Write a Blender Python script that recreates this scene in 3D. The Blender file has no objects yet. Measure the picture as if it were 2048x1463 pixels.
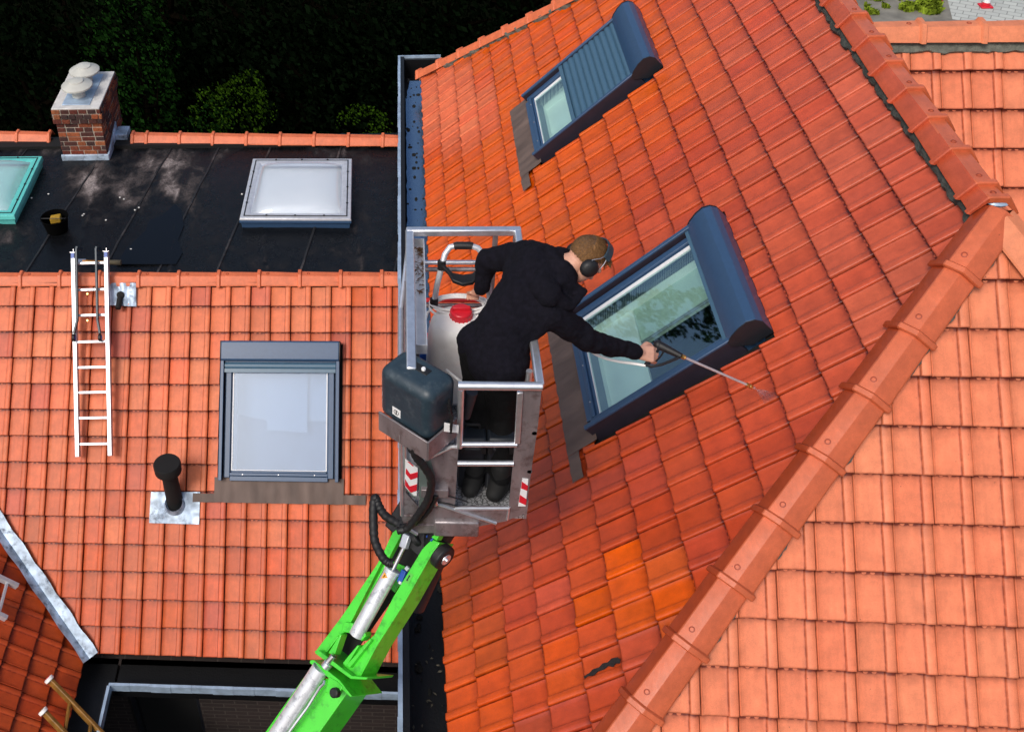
import bpy, bmesh, math, random
import numpy as np
from mathutils import Vector, Matrix, Quaternion, noise

scn = bpy.context.scene
random.seed(7)
RNG = np.random.default_rng(11)
rad = math.radians

# ------------------------------------------------------------------ camera (drone looking down on the roofs)
FPX, CX, CY, H = 2150.766, 606.07, 627.59, 12.0
def _cam_rot():
    pitch, roll, psi = 0.695563, -0.0705888, 0.1127859
    c, s = math.cos(pitch), math.sin(pitch)
    R = np.array([[1, 0, 0], [0, -s, -c], [0, c, -s]])
    cr, sr = math.cos(roll), math.sin(roll)
    R = np.array([[cr, -sr, 0], [sr, cr, 0], [0, 0, 1]]) @ R
    Z = np.array([[math.cos(psi), -math.sin(psi), 0], [math.sin(psi), math.cos(psi), 0], [0, 0, 1]])
    return R @ Z.T
RC = _cam_rot()
C0 = np.array([0.0, 0.0, H])
cam_d = bpy.data.cameras.new("camera")
cam = bpy.data.objects.new("camera", cam_d)
scn.collection.objects.link(cam)
scn.camera = cam
mw = Matrix(((RC[0][0], -RC[1][0], -RC[2][0], 0), (RC[0][1], -RC[1][1], -RC[2][1], 0), (RC[0][2], -RC[1][2], -RC[2][2], H), (0, 0, 0, 1)))
cam.matrix_world = mw
cam_d.sensor_width = 36.0
cam_d.lens = FPX / 2048 * 36.0
cam_d.shift_x = (1024 - CX) / 2048
cam_d.shift_y = (CY - 731.5) / 2048
cam_d.clip_start = 0.1
cam_d.clip_end = 400

# ------------------------------------------------------------------ sky, sun, exposure
SUN_EL, SUN_AZ = 49.0, 214.0        # azimuth clockwise from +Y
w = bpy.data.worlds.new("World"); scn.world = w; w.use_nodes = True
nt = w.node_tree
sky = nt.nodes.new("ShaderNodeTexSky"); sky.sky_type = 'NISHITA'; sky.sun_disc = False
sky.sun_elevation = rad(SUN_EL); sky.sun_rotation = rad(SUN_AZ)
sky.air_density = 1.0; sky.dust_density = 4.0; sky.ozone_density = 1.0
bg = nt.nodes["Background"]; bg.inputs[1].default_value = 0.14
nt.links.new(sky.outputs[0], bg.inputs[0])
sun_d = bpy.data.lights.new("sun", 'SUN'); sun_d.energy = 1.8; sun_d.angle = rad(20); sun_d.color = (1, .96, .9)
sun = bpy.data.objects.new("sun", sun_d); scn.collection.objects.link(sun)
sd = Vector((math.sin(rad(SUN_AZ)) * math.cos(rad(SUN_EL)), math.cos(rad(SUN_AZ)) * math.cos(rad(SUN_EL)), math.sin(rad(SUN_EL))))
sun.rotation_euler = sd.to_track_quat('Z', 'Y').to_euler()
sun.location = (0, 0, 30)
scn.view_settings.view_transform = 'Standard'
scn.view_settings.look = 'None'
scn.view_settings.exposure = 0.0
scn.view_settings.gamma = 1
scn.cycles.transparent_max_bounces = 24

# ------------------------------------------------------------------ geometry of rays and roof planes
def ray(px, py):
    return RC.T @ np.array([(px - CX) / FPX, (py - CY) / FPX, 1.0])
def hit(px, py, O, n):
    d = ray(px, py); O = np.array(O, float); n = np.array(n, float)
    return Vector(C0 + d * ((O - C0) @ n) / (d @ n))
def Zp(px, py, z): return hit(px, py, (0, 0, z), (0, 0, 1))
def Yp(px, py, y): return hit(px, py, (0, y, 0), (0, 1, 0))
def Xp(px, py, x): return hit(px, py, (x, 0, 0), (1, 0, 0))
def Dp(px, py, depth): return Vector(C0 + ray(px, py) * depth)
def pix(X):
    c = RC @ (np.array(X) - C0)
    return c[0] / c[2] * FPX + CX, c[1] / c[2] * FPX + CY
class Plane:
    def __init__(s, O, u, up, g, w):
        s.O = Vector(O); s.u = Vector(u).normalized(); s.up = Vector(up)
        s.up = (s.up - s.u * s.up.dot(s.u)).normalized()
        s.n = s.u.cross(s.up); s.g = g; s.w = w
        s.M = Matrix.Translation(s.O) @ Matrix((s.u, s.up, s.n)).transposed().to_4x4()
    def P(s, px, py, h=0):
        return hit(px, py, s.O + s.n * h, s.n)
    def L(s, px, py, h=0):
        X = s.P(px, py, h) - s.O
        return X.dot(s.u), X.dot(s.up)
    def W(s, u, v, h=0): return s.O + s.u * u + s.up * v + s.n * h
S_ = .19 / .21
def org(v): return Vector((v[0] * S_, v[1] * S_, H - (13 - v[2]) * S_))
PA = Plane(org((.330, 4.984, 6.381)), (.003, -1, 0), (.703, .002, .711), .27689 * S_, .19)
PB = Plane(org((1.901, 4.548, 8.747)), (1, -.011, 0), (.007, .688, .726), .26889 * S_, .20817 * S_)
PL = Plane(org((-4.030, 8.753, 6.107)), (1, 0, 0), (0, .736, .677), .27273 * S_, .19)
PC = Plane(org((3.917, 7.540, 9.333)), (1, -.024, 0), (.016, .675, .737), .2804 * S_, .19)
V1 = PL.P(-100, 915); V2 = PL.P(172, 1308)
_d = V1 - V2
_up = Vector((_d.x, 0, _d.z)).normalized()
PM = Plane(V2, (0, 1, 0), _up, .247, .19)
print('planes', PA.O, PL.O, 'M up', PM.up)

# ------------------------------------------------------------------ helpers for objects
COL = scn.collection
def link(name, me, m=None, parent=None, mat_world=None):
    o = bpy.data.objects.new(name, me); COL.objects.link(o)
    if m is not None: me.materials.append(m)
    if mat_world is not None: o.matrix_world = mat_world
    if parent is not None:
        o.parent = parent
        pm = WM.get(parent.name, parent.matrix_world.copy())
        o.matrix_parent_inverse = pm.inverted()
    WM[o.name] = mat_world.copy() if mat_world is not None else Matrix.Identity(4)
    return o
WM = {}
def empty(name, loc, label, cat, group=None):
    o = bpy.data.objects.new(name, None); COL.objects.link(o)
    o.matrix_world = Matrix.Translation(Vector(loc)); o.empty_display_size = .2
    WM[o.name] = o.matrix_world.copy()
    return tag(o, label, cat, group)
def tag(o, label=None, cat=None, group=None, kind=None):
    if label: o['label'] = label
    if cat: o['category'] = cat
    if group: o['group'] = group
    if kind: o['kind'] = kind
    return o
def basis(a, hint=(0, 0, 1)):
    a = Vector(a).normalized(); h = Vector(hint)
    if abs(a.dot(h.normalized())) > .98: h = Vector((1, 0, 0)) if abs(a.x) < .9 else Vector((0, 1, 0))
    b = h.cross(a).normalized(); c = a.cross(b)
    return a, b, c
class MB:
    def __init__(s, sharp=.6): s.v = []; s.f = []; s.sharp = sharp
    def add(s, vs, fs):
        k = len(s.v); s.v += [tuple(v) for v in vs]; s.f += [tuple(i + k for i in f) for f in fs]; return s
    def box(s, c, hx, hy, hz, ax=None):
        c = Vector(c)
        if ax is None: ax = (Vector((1, 0, 0)), Vector((0, 1, 0)), Vector((0, 0, 1)))
        vs = [c + ax[0] * hx * i + ax[1] * hy * j + ax[2] * hz * k for k in (-1, 1) for j in (-1, 1) for i in (-1, 1)]
        return s.add(vs, [(0, 2, 3, 1), (4, 5, 7, 6), (0, 1, 5, 4), (2, 6, 7, 3), (0, 4, 6, 2), (1, 3, 7, 5)])
    def mm(s, x0, x1, y0, y1, z0, z1):
        return s.box(((x0 + x1) / 2, (y0 + y1) / 2, (z0 + z1) / 2), abs(x1 - x0) / 2, abs(y1 - y0) / 2, abs(z1 - z0) / 2)
    def bar(s, p0, p1, a, b, hint=(0, 0, 1)):
        p0, p1 = Vector(p0), Vector(p1)
        A, B, Cc = basis(p1 - p0, hint)
        return s.box((p0 + p1) / 2, (p1 - p0).length / 2, a, b, (A, B, Cc))
    def tube(s, p0, p1, r0, r1=None, n=12, caps=True):
        return s.path([p0, p1], [r0, r0 if r1 is None else r1], n, caps)
    def path(s, pts, r, n=10, caps=True):
        pts = [Vector(p) for p in pts]
        if not isinstance(r, (list, tuple)): r = [r] * len(pts)
        k0 = len(s.v); prev = None; vs = []
        for i, p in enumerate(pts):
            d = (pts[min(i + 1, len(pts) - 1)] - pts[max(i - 1, 0)])
            if d.length < 1e-9: d = Vector((0, 0, 1))
            d.normalize()
            if prev is None: _, b, c = basis(d)
            else:
                b = prev - d * prev.dot(d)
                b = b.normalized() if b.length > 1e-6 else basis(d)[1]
                c = d.cross(b)
            prev = b
            for q in range(n):
                t = 2 * math.pi * q / n
                vs.append(p + (b * math.cos(t) + c * math.sin(t)) * r[i])
        fs = []
        for i in range(len(pts) - 1):
            for q in range(n):
                a = i * n + q; b2 = i * n + (q + 1) % n
                fs.append((a, b2, b2 + n, a + n))
        if caps:
            fs.append(tuple(reversed(range(n)))); fs.append(tuple(range((len(pts) - 1) * n, len(pts) * n)))
        return s.add(vs, fs)
    def lathe(s, c, prof, axis=(0, 0, 1), n=24, cap=True):
        a, b, d = basis(axis, (0, 1, 0)); c = Vector(c); vs = []
        for r, h in prof:
            for q in range(n):
                t = 2 * math.pi * q / n
                vs.append(c + a * h + (b * math.cos(t) + d * math.sin(t)) * r)
        fs = []
        for i in range(len(prof) - 1):
            for q in range(n):
                k = i * n + q; k2 = i * n + (q + 1) % n
                fs.append((k, k2, k2 + n, k + n))
        if cap:
            fs.append(tuple(reversed(range(n)))); fs.append(tuple(range((len(prof) - 1) * n, len(prof) * n)))
        return s.add(vs, fs)
    def prism(s, pts, d):
        pts = [Vector(p) for p in pts]; d = Vector(d); n = len(pts)
        vs = pts + [p + d for p in pts]
        fs = [tuple(range(n)), tuple(reversed(range(n, 2 * n)))] + [(i, i + n, (i + 1) % n + n, (i + 1) % n) for i in range(n)]
        return s.add(vs, fs)
    def ell(s, c, rx, ry, rz, ax=None, n=16, m=10):
        c = Vector(c)
        if ax is None: ax = (Vector((1, 0, 0)), Vector((0, 1, 0)), Vector((0, 0, 1)))
        vs = [c + ax[2] * rz]; fs = []
        for i in range(1, m):
            a = math.pi * i / m
            for q in range(n):
                t = 2 * math.pi * q / n
                vs.append(c + ax[0] * rx * math.sin(a) * math.cos(t) + ax[1] * ry * math.sin(a) * math.sin(t) + ax[2] * rz * math.cos(a))
        vs.append(c - ax[2] * rz)
        for q in range(n): fs.append((0, 1 + q, 1 + (q + 1) % n))
        for i in range(m - 2):
            for q in range(n):
                a = 1 + i * n + q; b = 1 + i * n + (q + 1) % n
                fs.append((a, a + n, b + n, b))
        L = len(vs) - 1
        for q in range(n): fs.append((L, L - n + (q + 1) % n, L - n + q))
        return s.add(vs, fs)
    def capsule(s, p0, r0, p1, r1, n=14):
        p0, p1 = Vector(p0), Vector(p1); d = (p1 - p0); L = d.length; a = d / L if L > 1e-9 else Vector((0, 0, 1))
        prof = []
        for i in range(0, 5):
            t = math.pi / 2 * i / 4; prof.append((max(1e-4, r0 * math.sin(t)), -r0 * math.cos(t)))
        for i in range(0, 5):
            t = math.pi / 2 * i / 4; prof.append((max(1e-4, r1 * math.cos(t)), L + r1 * math.sin(t)))
        return s.lathe(p0, prof, a, n)
    def mesh(s, name):
        me = bpy.data.meshes.new(name); me.from_pydata(s.v, [], s.f)
        bm = bmesh.new(); bm.from_mesh(me); bmesh.ops.recalc_face_normals(bm, faces=bm.faces)
        for f in bm.faces: f.smooth = True
        for e in bm.edges:
            if len(e.link_faces) == 2 and e.calc_face_angle(0) > s.sharp: e.smooth = False
        bm.to_mesh(me); bm.free()
        return me
    def build(s, name, m, parent=None, bevel=0, mw_=None, seg=2):
        o = link(name, s.mesh(name), m, parent, mw_)
        if bevel:
            b = o.modifiers.new("bevel", 'BEVEL'); b.width = bevel; b.segments = seg; b.limit_method = 'ANGLE'; b.angle_limit = rad(35)
            b.harden_normals = False
        return o
def organic(name, caps, m, parent=None, voxel=.012, smooth=4, disp=0, dscale=.1, extra=None):
    mb = MB()
    for c in caps:
        mb.capsule(*c)
    if extra: extra(mb)
    o = mb.build(name, m, parent)
    r = o.modifiers.new("remesh", 'REMESH'); r.mode = 'VOXEL'; r.voxel_size = voxel; r.use_smooth_shade = True
    if smooth:
        q = o.modifiers.new("smooth", 'SMOOTH'); q.factor = .6; q.iterations = smooth
    if disp:
        t = bpy.data.textures.new(name, 'CLOUDS'); t.noise_scale = dscale; t.noise_depth = 3
        d = o.modifiers.new("folds", 'DISPLACE'); d.texture = t; d.strength = disp; d.mid_level = .5
    return o

# ------------------------------------------------------------------ materials
def new_mat(name):
    m = bpy.data.materials.new(name); m.use_nodes = True
    return m, m.node_tree, m.node_tree.nodes["Principled BSDF"]
def N(nt, t, **k):
    n = nt.nodes.new(t)
    for a, b in k.items(): setattr(n, a, b)
    return n
def simple(name, col, rough=.5, metal=0, spec=.5, var=.15, nscale=12, bump=0, bscale=60, coat=0, stretch=None, dirt=None, dscale=6):
    m, nt, p = new_mat(name)
    tc = N(nt, "ShaderNodeTexCoord"); src = tc.outputs['Object']
    if stretch:
        mp = N(nt, "ShaderNodeMapping"); mp.inputs['Scale'].default_value = stretch; nt.links.new(src, mp.inputs[0]); src2 = mp.outputs[0]
    else: src2 = src
    nz = N(nt, "ShaderNodeTexNoise"); nz.inputs['Scale'].default_value = nscale; nz.inputs['Detail'].default_value = 6
    nt.links.new(src2, nz.inputs['Vector'])
    r = N(nt, "ShaderNodeValToRGB"); r.color_ramp.elements[0].position = .3; r.color_ramp.elements[1].position = .7
    r.color_ramp.elements[0].color = tuple(c * (1 - var) for c in col) + (1,)
    r.color_ramp.elements[1].color = tuple(min(1, c * (1 + var)) for c in col) + (1,)
    nt.links.new(nz.outputs[0], r.inputs[0]); out = r.outputs[0]
    if dirt:
        n2 = N(nt, "ShaderNodeTexNoise"); n2.inputs['Scale'].default_value = dscale; n2.inputs['Detail'].default_value = 8; n2.inputs['Roughness'].default_value = .7
        nt.links.new(src, n2.inputs['Vector'])
        r2 = N(nt, "ShaderNodeValToRGB"); r2.color_ramp.elements[0].position = .52; r2.color_ramp.elements[1].position = .66
        nt.links.new(n2.outputs[0], r2.inputs[0])
        mx = N(nt, "ShaderNodeMixRGB"); mx.inputs[2].default_value = dirt + (1,)
        nt.links.new(r2.outputs[0], mx.inputs[0]); nt.links.new(out, mx.inputs[1]); out = mx.outputs[0]
    nt.links.new(out, p.inputs['Base Color'])
    p.inputs['Roughness'].default_value = rough; p.inputs['Metallic'].default_value = metal
    p.inputs['Specular IOR Level'].default_value = spec
    if coat: p.inputs['Coat Weight'].default_value = coat
    if bump:
        n3 = N(nt, "ShaderNodeTexNoise"); n3.inputs['Scale'].default_value = bscale; n3.inputs['Detail'].default_value = 5
        nt.links.new(src2, n3.inputs['Vector'])
        b = N(nt, "ShaderNodeBump"); b.inputs['Strength'].default_value = bump; b.inputs['Distance'].default_value = .01
        nt.links.new(n3.outputs[0], b.inputs['Height']); nt.links.new(b.outputs[0], p.inputs['Normal'])
    return m
def tile_mat(name, attr=True, base=(.6, .15, .08), rough=.5):
    m, nt, p = new_mat(name)
    tc = N(nt, "ShaderNodeTexCoord")
    if attr:
        at = N(nt, "ShaderNodeAttribute"); at.attribute_name = 'tcol'; col = at.outputs['Color']
        wet = at.outputs['Alpha']
    else:
        c = N(nt, "ShaderNodeRGB"); c.outputs[0].default_value = base + (1,); col = c.outputs[0]; wet = None
    # streaks that run down the slope and fine sandy grain
    mp = N(nt, "ShaderNodeMapping"); mp.inputs['Scale'].default_value = (38, 4, 38); nt.links.new(tc.outputs['Object'], mp.inputs[0])
    n1 = N(nt, "ShaderNodeTexNoise"); n1.inputs['Scale'].default_value = 1; n1.inputs['Detail'].default_value = 5; nt.links.new(mp.outputs[0], n1.inputs['Vector'])
    n2 = N(nt, "ShaderNodeTexNoise"); n2.inputs['Scale'].default_value = 420; n2.inputs['Detail'].default_value = 3; nt.links.new(tc.outputs['Object'], n2.inputs['Vector'])
    n3 = N(nt, "ShaderNodeTexNoise"); n3.inputs['Scale'].default_value = 9; n3.inputs['Detail'].default_value = 7; n3.inputs['Roughness'].default_value = .7; nt.links.new(tc.outputs['Object'], n3.inputs['Vector'])
    def rng(src, a, b, lo, hi):
        r = N(nt, "ShaderNodeMapRange"); r.inputs[1].default_value = a; r.inputs[2].default_value = b; r.inputs[3].default_value = lo; r.inputs[4].default_value = hi
        nt.links.new(src, r.inputs[0]); return r.outputs[0]
    a1 = rng(n1.outputs[0], .3, .7, .93, 1.05); a2 = rng(n2.outputs[0], .3, .7, .84, 1.16); a3 = rng(n3.outputs[0], .28, .72, .78, 1.14)
    m1 = N(nt, "ShaderNodeMath", operation='MULTIPLY'); nt.links.new(a1, m1.inputs[0]); nt.links.new(a2, m1.inputs[1])
    m2 = N(nt, "ShaderNodeMath", operation='MULTIPLY'); nt.links.new(m1.outputs[0], m2.inputs[0]); nt.links.new(a3, m2.inputs[1])
    vm = N(nt, "ShaderNodeVectorMath", operation='SCALE'); nt.links.new(col, vm.inputs[0]); nt.links.new(m2.outputs[0], vm.inputs['Scale'])
    out = vm.outputs[0]
    # specks of soot
    vo = N(nt, "ShaderNodeTexVoronoi"); vo.inputs['Scale'].default_value = 28; nt.links.new(tc.outputs['Object'], vo.inputs['Vector'])
    sp = rng(vo.outputs['Distance'], .0, .11, 1, 0)
    nn = N(nt, "ShaderNodeTexNoise"); nn.inputs['Scale'].default_value = 7; nt.links.new(tc.outputs['Object'], nn.inputs['Vector'])
    gate = rng(nn.outputs[0], .6, .68, 0, 1)
    mg = N(nt, "ShaderNodeMath", operation='MULTIPLY'); nt.links.new(sp, mg.inputs[0]); nt.links.new(gate, mg.inputs[1])
    mx = N(nt, "ShaderNodeMixRGB"); mx.inputs[2].default_value = (.03, .012, .008, 1); nt.links.new(mg.outputs[0], mx.inputs[0]); nt.links.new(out, mx.inputs[1]); out = mx.outputs[0]
    if attr:
        # moss and soot in the joints, plus shade painted on steps and ribs
        a2n = N(nt, "ShaderNodeAttribute"); a2n.attribute_name = 'dirt'
        nd = N(nt, "ShaderNodeTexNoise"); nd.inputs['Scale'].default_value = 30; nd.inputs['Detail'].default_value = 6; nt.links.new(tc.outputs['Object'], nd.inputs['Vector'])
        dn = rng(nd.outputs[0], .3, .6, .45, 1)
        md = N(nt, "ShaderNodeMath", operation='MULTIPLY'); nt.links.new(a2n.outputs['Fac'], md.inputs[0]); nt.links.new(dn, md.inputs[1])
        dk = N(nt, "ShaderNodeVectorMath", operation='MULTIPLY'); dk.inputs[1].default_value = (.20, .10, .08); nt.links.new(col, dk.inputs[0])
        mx2 = N(nt, "ShaderNodeMixRGB"); nt.links.new(dk.outputs[0], mx2.inputs[2]); nt.links.new(md.outputs[0], mx2.inputs[0]); nt.links.new(out, mx2.inputs[1]); out = mx2.outputs[0]
        rr = rng(wet, 0, 1, .62, .24); nt.links.new(rr, p.inputs['Roughness'])
    else: p.inputs['Roughness'].default_value = rough
    nt.links.new(out, p.inputs['Base Color'])
    p.inputs['Specular IOR Level'].default_value = .45
    b = N(nt, "ShaderNodeBump"); b.inputs['Strength'].default_value = .25; b.inputs['Distance'].default_value = .002
    nt.links.new(n2.outputs[0], b.inputs['Height'])
    b2 = N(nt, "ShaderNodeBump"); b2.inputs['Strength'].default_value = .3; b2.inputs['Distance'].default_value = .004
    nt.links.new(n1.outputs[0], b2.inputs['Height']); nt.links.new(b.outputs[0], b2.inputs['Normal'])
    nt.links.new(b2.outputs[0], p.inputs['Normal'])
    return m
M = {}
M['tile'] = tile_mat('clay_tile')
M['cap_wet'] = tile_mat('clay_cap_wet', False, (.57, .125, .05), .3)
M['cap_dry'] = tile_mat('clay_cap_dry', False, (.70, .22, .10), .5)
M['cap_left'] = tile_mat('clay_cap_left', False, (.66, .155, .06), .5)
M['screw_clay'] = simple('dark_clay_screw', (.30, .05, .02), .6)  # darker clay tone for the cap screws
M['mortar'] = simple('mortar', (.13, .135, .11), .95, var=.3, nscale=25, bump=.8, bscale=70)
M['mortar_dark'] = simple('mortar_dark', (.05, .055, .048), .95, var=.4, nscale=25, bump=.9, bscale=60)
M['bitumen'] = simple('bitumen', (.006, .0065, .008), .55, var=.3, nscale=6, bump=.4, bscale=30)
M['lining'] = simple('gutter_lining', (.002, .0022, .003), .5, var=.3, nscale=8, bump=.3)
M['zinc'] = simple('zinc', (.40, .52, .66), .45, metal=.35, var=.25, nscale=9, bump=.15, bscale=15)
M['lead_blue'] = simple('lead_flashing', (.42, .52, .64), .5, metal=.3, var=.45, nscale=9, bump=.35, bscale=10, dirt=(.08, .1, .14), dscale=8)
M['lead_brown'] = simple('weathered_lead', (.125, .088, .074), .7, metal=.1, var=.3, nscale=7, bump=.3, bscale=20, stretch=(1, .35, 1))
M['clad'] = simple('window_cladding', (.030, .072, .15), .38, var=.06, nscale=30, bump=.05, bscale=300, spec=.6)
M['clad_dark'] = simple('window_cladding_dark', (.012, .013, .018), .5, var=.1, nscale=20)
M['side_dark'] = simple('dark_plastic_side_cover', (.022, .017, .028), .5, var=.1, nscale=20)  # dark plastic of the window side covers
M['shut'] = simple('shutter_slats', (.05, .115, .18), .35, var=.06, nscale=30, spec=.6)
M['inner_white'] = simple('painted_reveal', (.86, .9, .87), .6, var=.05, nscale=5)
M['inner_green'] = simple('grey_green_lining', (.5, .6, .54), .6, var=.12, nscale=4)
M['inner_grey'] = simple('room_floor', (.20, .22, .27), .7, var=.08, nscale=5)
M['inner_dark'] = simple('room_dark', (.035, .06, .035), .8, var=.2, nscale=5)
M['board'] = simple('white_board', (.34, .38, .43), .5, var=.03)
M['alu'] = simple('aluminium_tube', (.82, .84, .88), .32, metal=.85, var=.08, nscale=30, bump=.05)
M['alu_dull'] = simple('scuffed_aluminium', (.30, .27, .28), .45, metal=.6, var=.25, nscale=14, bump=.2, bscale=60, dirt=(.16, .12, .12), dscale=9, stretch=(1, 1, .3))
M['alu_white'] = simple('light_aluminium', (.60, .62, .66), .35, metal=.4, var=.1, nscale=20)
M['black'] = simple('black_rubber', (.008, .008, .009), .55, var=.3, nscale=20, bump=.2)
M['matt_black'] = simple('matt_black', (.0025, .0025, .0025), .8, var=.2, nscale=20)
M['shell'] = simple('control_box_shell', (.022, .04, .055), .42, var=.12, nscale=30, bump=.08, bscale=250, spec=.5, dirt=(.05, .07, .085), dscale=22)
M['green'] = simple('boom_green', (.06, .62, .03), .38, var=.08, nscale=6, bump=.05, coat=.3, dirt=(.035, .36, .02), dscale=14)
M['chrome'] = simple('cylinder_silver', (.74, .76, .79), .3, metal=.4, var=.08, nscale=10, dirt=(.4, .42, .45), dscale=25)
M['white_pl'] = simple('white_plastic', (.88, .87, .85), .45, var=.04, nscale=6, bump=.08, bscale=12, dirt=(.8, .79, .76), dscale=9)
M['red_pl'] = simple('red_plastic', (.62, .015, .03), .35, var=.1)
M['red_paint'] = simple('red_paint', (.55, .02, .02), .4, var=.15)
M['white_pt'] = simple('white_paint', (.8, .8, .8), .4, var=.05)
M['blue_pl'] = simple('blue_plastic', (.01, .07, .35), .4, var=.15)
M['fabric'] = simple('black_hoodie', (.0055, .005, .009), .95, var=.3, nscale=40, bump=.5, bscale=45, spec=.15)
M['trouser'] = simple('black_trousers', (.003, .003, .0035), .9, var=.3, nscale=40, bump=.4, bscale=45, spec=.2)
M['skin'] = simple('skin', (.62, .33, .23), .5, var=.1, nscale=25, bump=.08, bscale=90)
M['brass'] = simple('brass', (.62, .38, .12), .3, metal=.9, var=.1)
M['steel'] = simple('steel', (.62, .6, .6), .25, metal=.9, var=.08)
M['wood'] = simple('varnished_wood', (.23, .11, .02), .45, var=.35, nscale=16, bump=.2, stretch=(1, 1, 1))
M['yellow'] = simple('yellow_foam', (.38, .22, .012), .8, var=.25, nscale=20, bump=.4)
M['concrete'] = simple('chimney_concrete', (.56, .55, .53), .85, var=.14, nscale=12, bump=.4, bscale=60)
M['terra_grey'] = simple('cowl_ceramic', (.50, .50, .45), .5, var=.1, nscale=8, bump=.1)
M['dark'] = simple('dark_void', (.003, .003, .003), .9)
M['orange_st'] = simple('warning_orange', (.9, .35, .02), .5)

def glass_mat(name, tint, frost=0, ior=1.6):
    m = bpy.data.materials.new(name); m.use_nodes = True; nt = m.node_tree
    nt.nodes.remove(nt.nodes["Principled BSDF"]); out = nt.nodes["Material Output"]
    t = N(nt, "ShaderNodeBsdfTransparent"); t.inputs[0].default_value = tint + (1,)
    g = N(nt, "ShaderNodeBsdfGlossy"); g.inputs['Roughness'].default_value = .02; g.inputs[0].default_value = (.72, .85, 1, 1)
    fr = N(nt, "ShaderNodeLayerWeight"); fr.inputs[0].default_value = .5
    pw = N(nt, "ShaderNodeMath", operation='POWER'); pw.inputs[1].default_value = 4; nt.links.new(fr.outputs['Facing'], pw.inputs[0])
    mul = N(nt, "ShaderNodeMath", operation='MULTIPLY_ADD'); mul.inputs[1].default_value = .85; mul.inputs[2].default_value = .13; mul.use_clamp = True
    nt.links.new(pw.outputs[0], mul.inputs[0])
    mx = N(nt, "ShaderNodeMixShader"); nt.links.new(mul.outputs[0], mx.inputs[0]); nt.links.new(t.outputs[0], mx.inputs[1]); nt.links.new(g.outputs[0], mx.inputs[2])
    if frost:
        d = N(nt, "ShaderNodeBsdfDiffuse"); d.inputs[0].default_value = (.75, .8, .88, 1)
        m2 = N(nt, "ShaderNodeMixShader"); m2.inputs[0].default_value = frost
        nt.links.new(mx.outputs[0], m2.inputs[1]); nt.links.new(d.outputs[0], m2.inputs[2]); mx = m2
    nt.links.new(mx.outputs[0], out.inputs[0])
    return m
M['glass'] = glass_mat('pane_glass', (.86, .95, .92))
M['glass_blue'] = glass_mat('pane_glass_misted', (.78, .86, .96), .16)
M['dome'] = glass_mat('dome_acrylic', (.9, .93, .97), .35)
M['dome_green'] = glass_mat('dome_acrylic_green', (.45, .85, .8), .35)
_dg = simple('green_acrylic_frame', (.12, .55, .5), .3, var=.08); M['green_frame'] = _dg

def brick_mat(name, c1, c2, mort, sc=1.0, axis='x'):
    m, nt, p = new_mat(name)
    tc = N(nt, "ShaderNodeTexCoord"); sx = N(nt, "ShaderNodeSeparateXYZ"); cb = N(nt, "ShaderNodeCombineXYZ")
    nt.links.new(tc.outputs['Object'], sx.inputs[0])
    if axis == 'x': nt.links.new(sx.outputs[0], cb.inputs[0])
    else: nt.links.new(sx.outputs[1], cb.inputs[0])
    nt.links.new(sx.outputs[2], cb.inputs[1])
    b = N(nt, "ShaderNodeTexBrick"); b.inputs['Scale'].default_value = 1
    b.inputs['Brick Width'].default_value = .22 * sc; b.inputs['Row Height'].default_value = .065 * sc; b.inputs['Mortar Size'].default_value = .006
    b.inputs['Color1'].default_value = c1 + (1,); b.inputs['Color2'].default_value = c2 + (1,); b.inputs['Mortar'].default_value = mort + (1,)
    nt.links.new(cb.outputs[0], b.inputs['Vector']); nt.links.new(b.outputs[0], p.inputs['Base Color'])
    p.inputs['Roughness'].default_value = .85
    bp = N(nt, "ShaderNodeBump"); bp.inputs['Strength'].default_value = .6; bp.inputs['Distance'].default_value = .01; bp.invert = True
    nt.links.new(b.outputs[1], bp.inputs['Height']); nt.links.new(bp.outputs[0], p.inputs['Normal'])
    return m
M['wall_brick'] = brick_mat('dark_brick_wall', (.028, .017, .015), (.018, .011, .010), (.05, .038, .032))
M['wall_brick_y'] = brick_mat('dark_brick_side_wall', (.028, .017, .015), (.018, .011, .010), (.05, .038, .032), axis='y')

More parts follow.
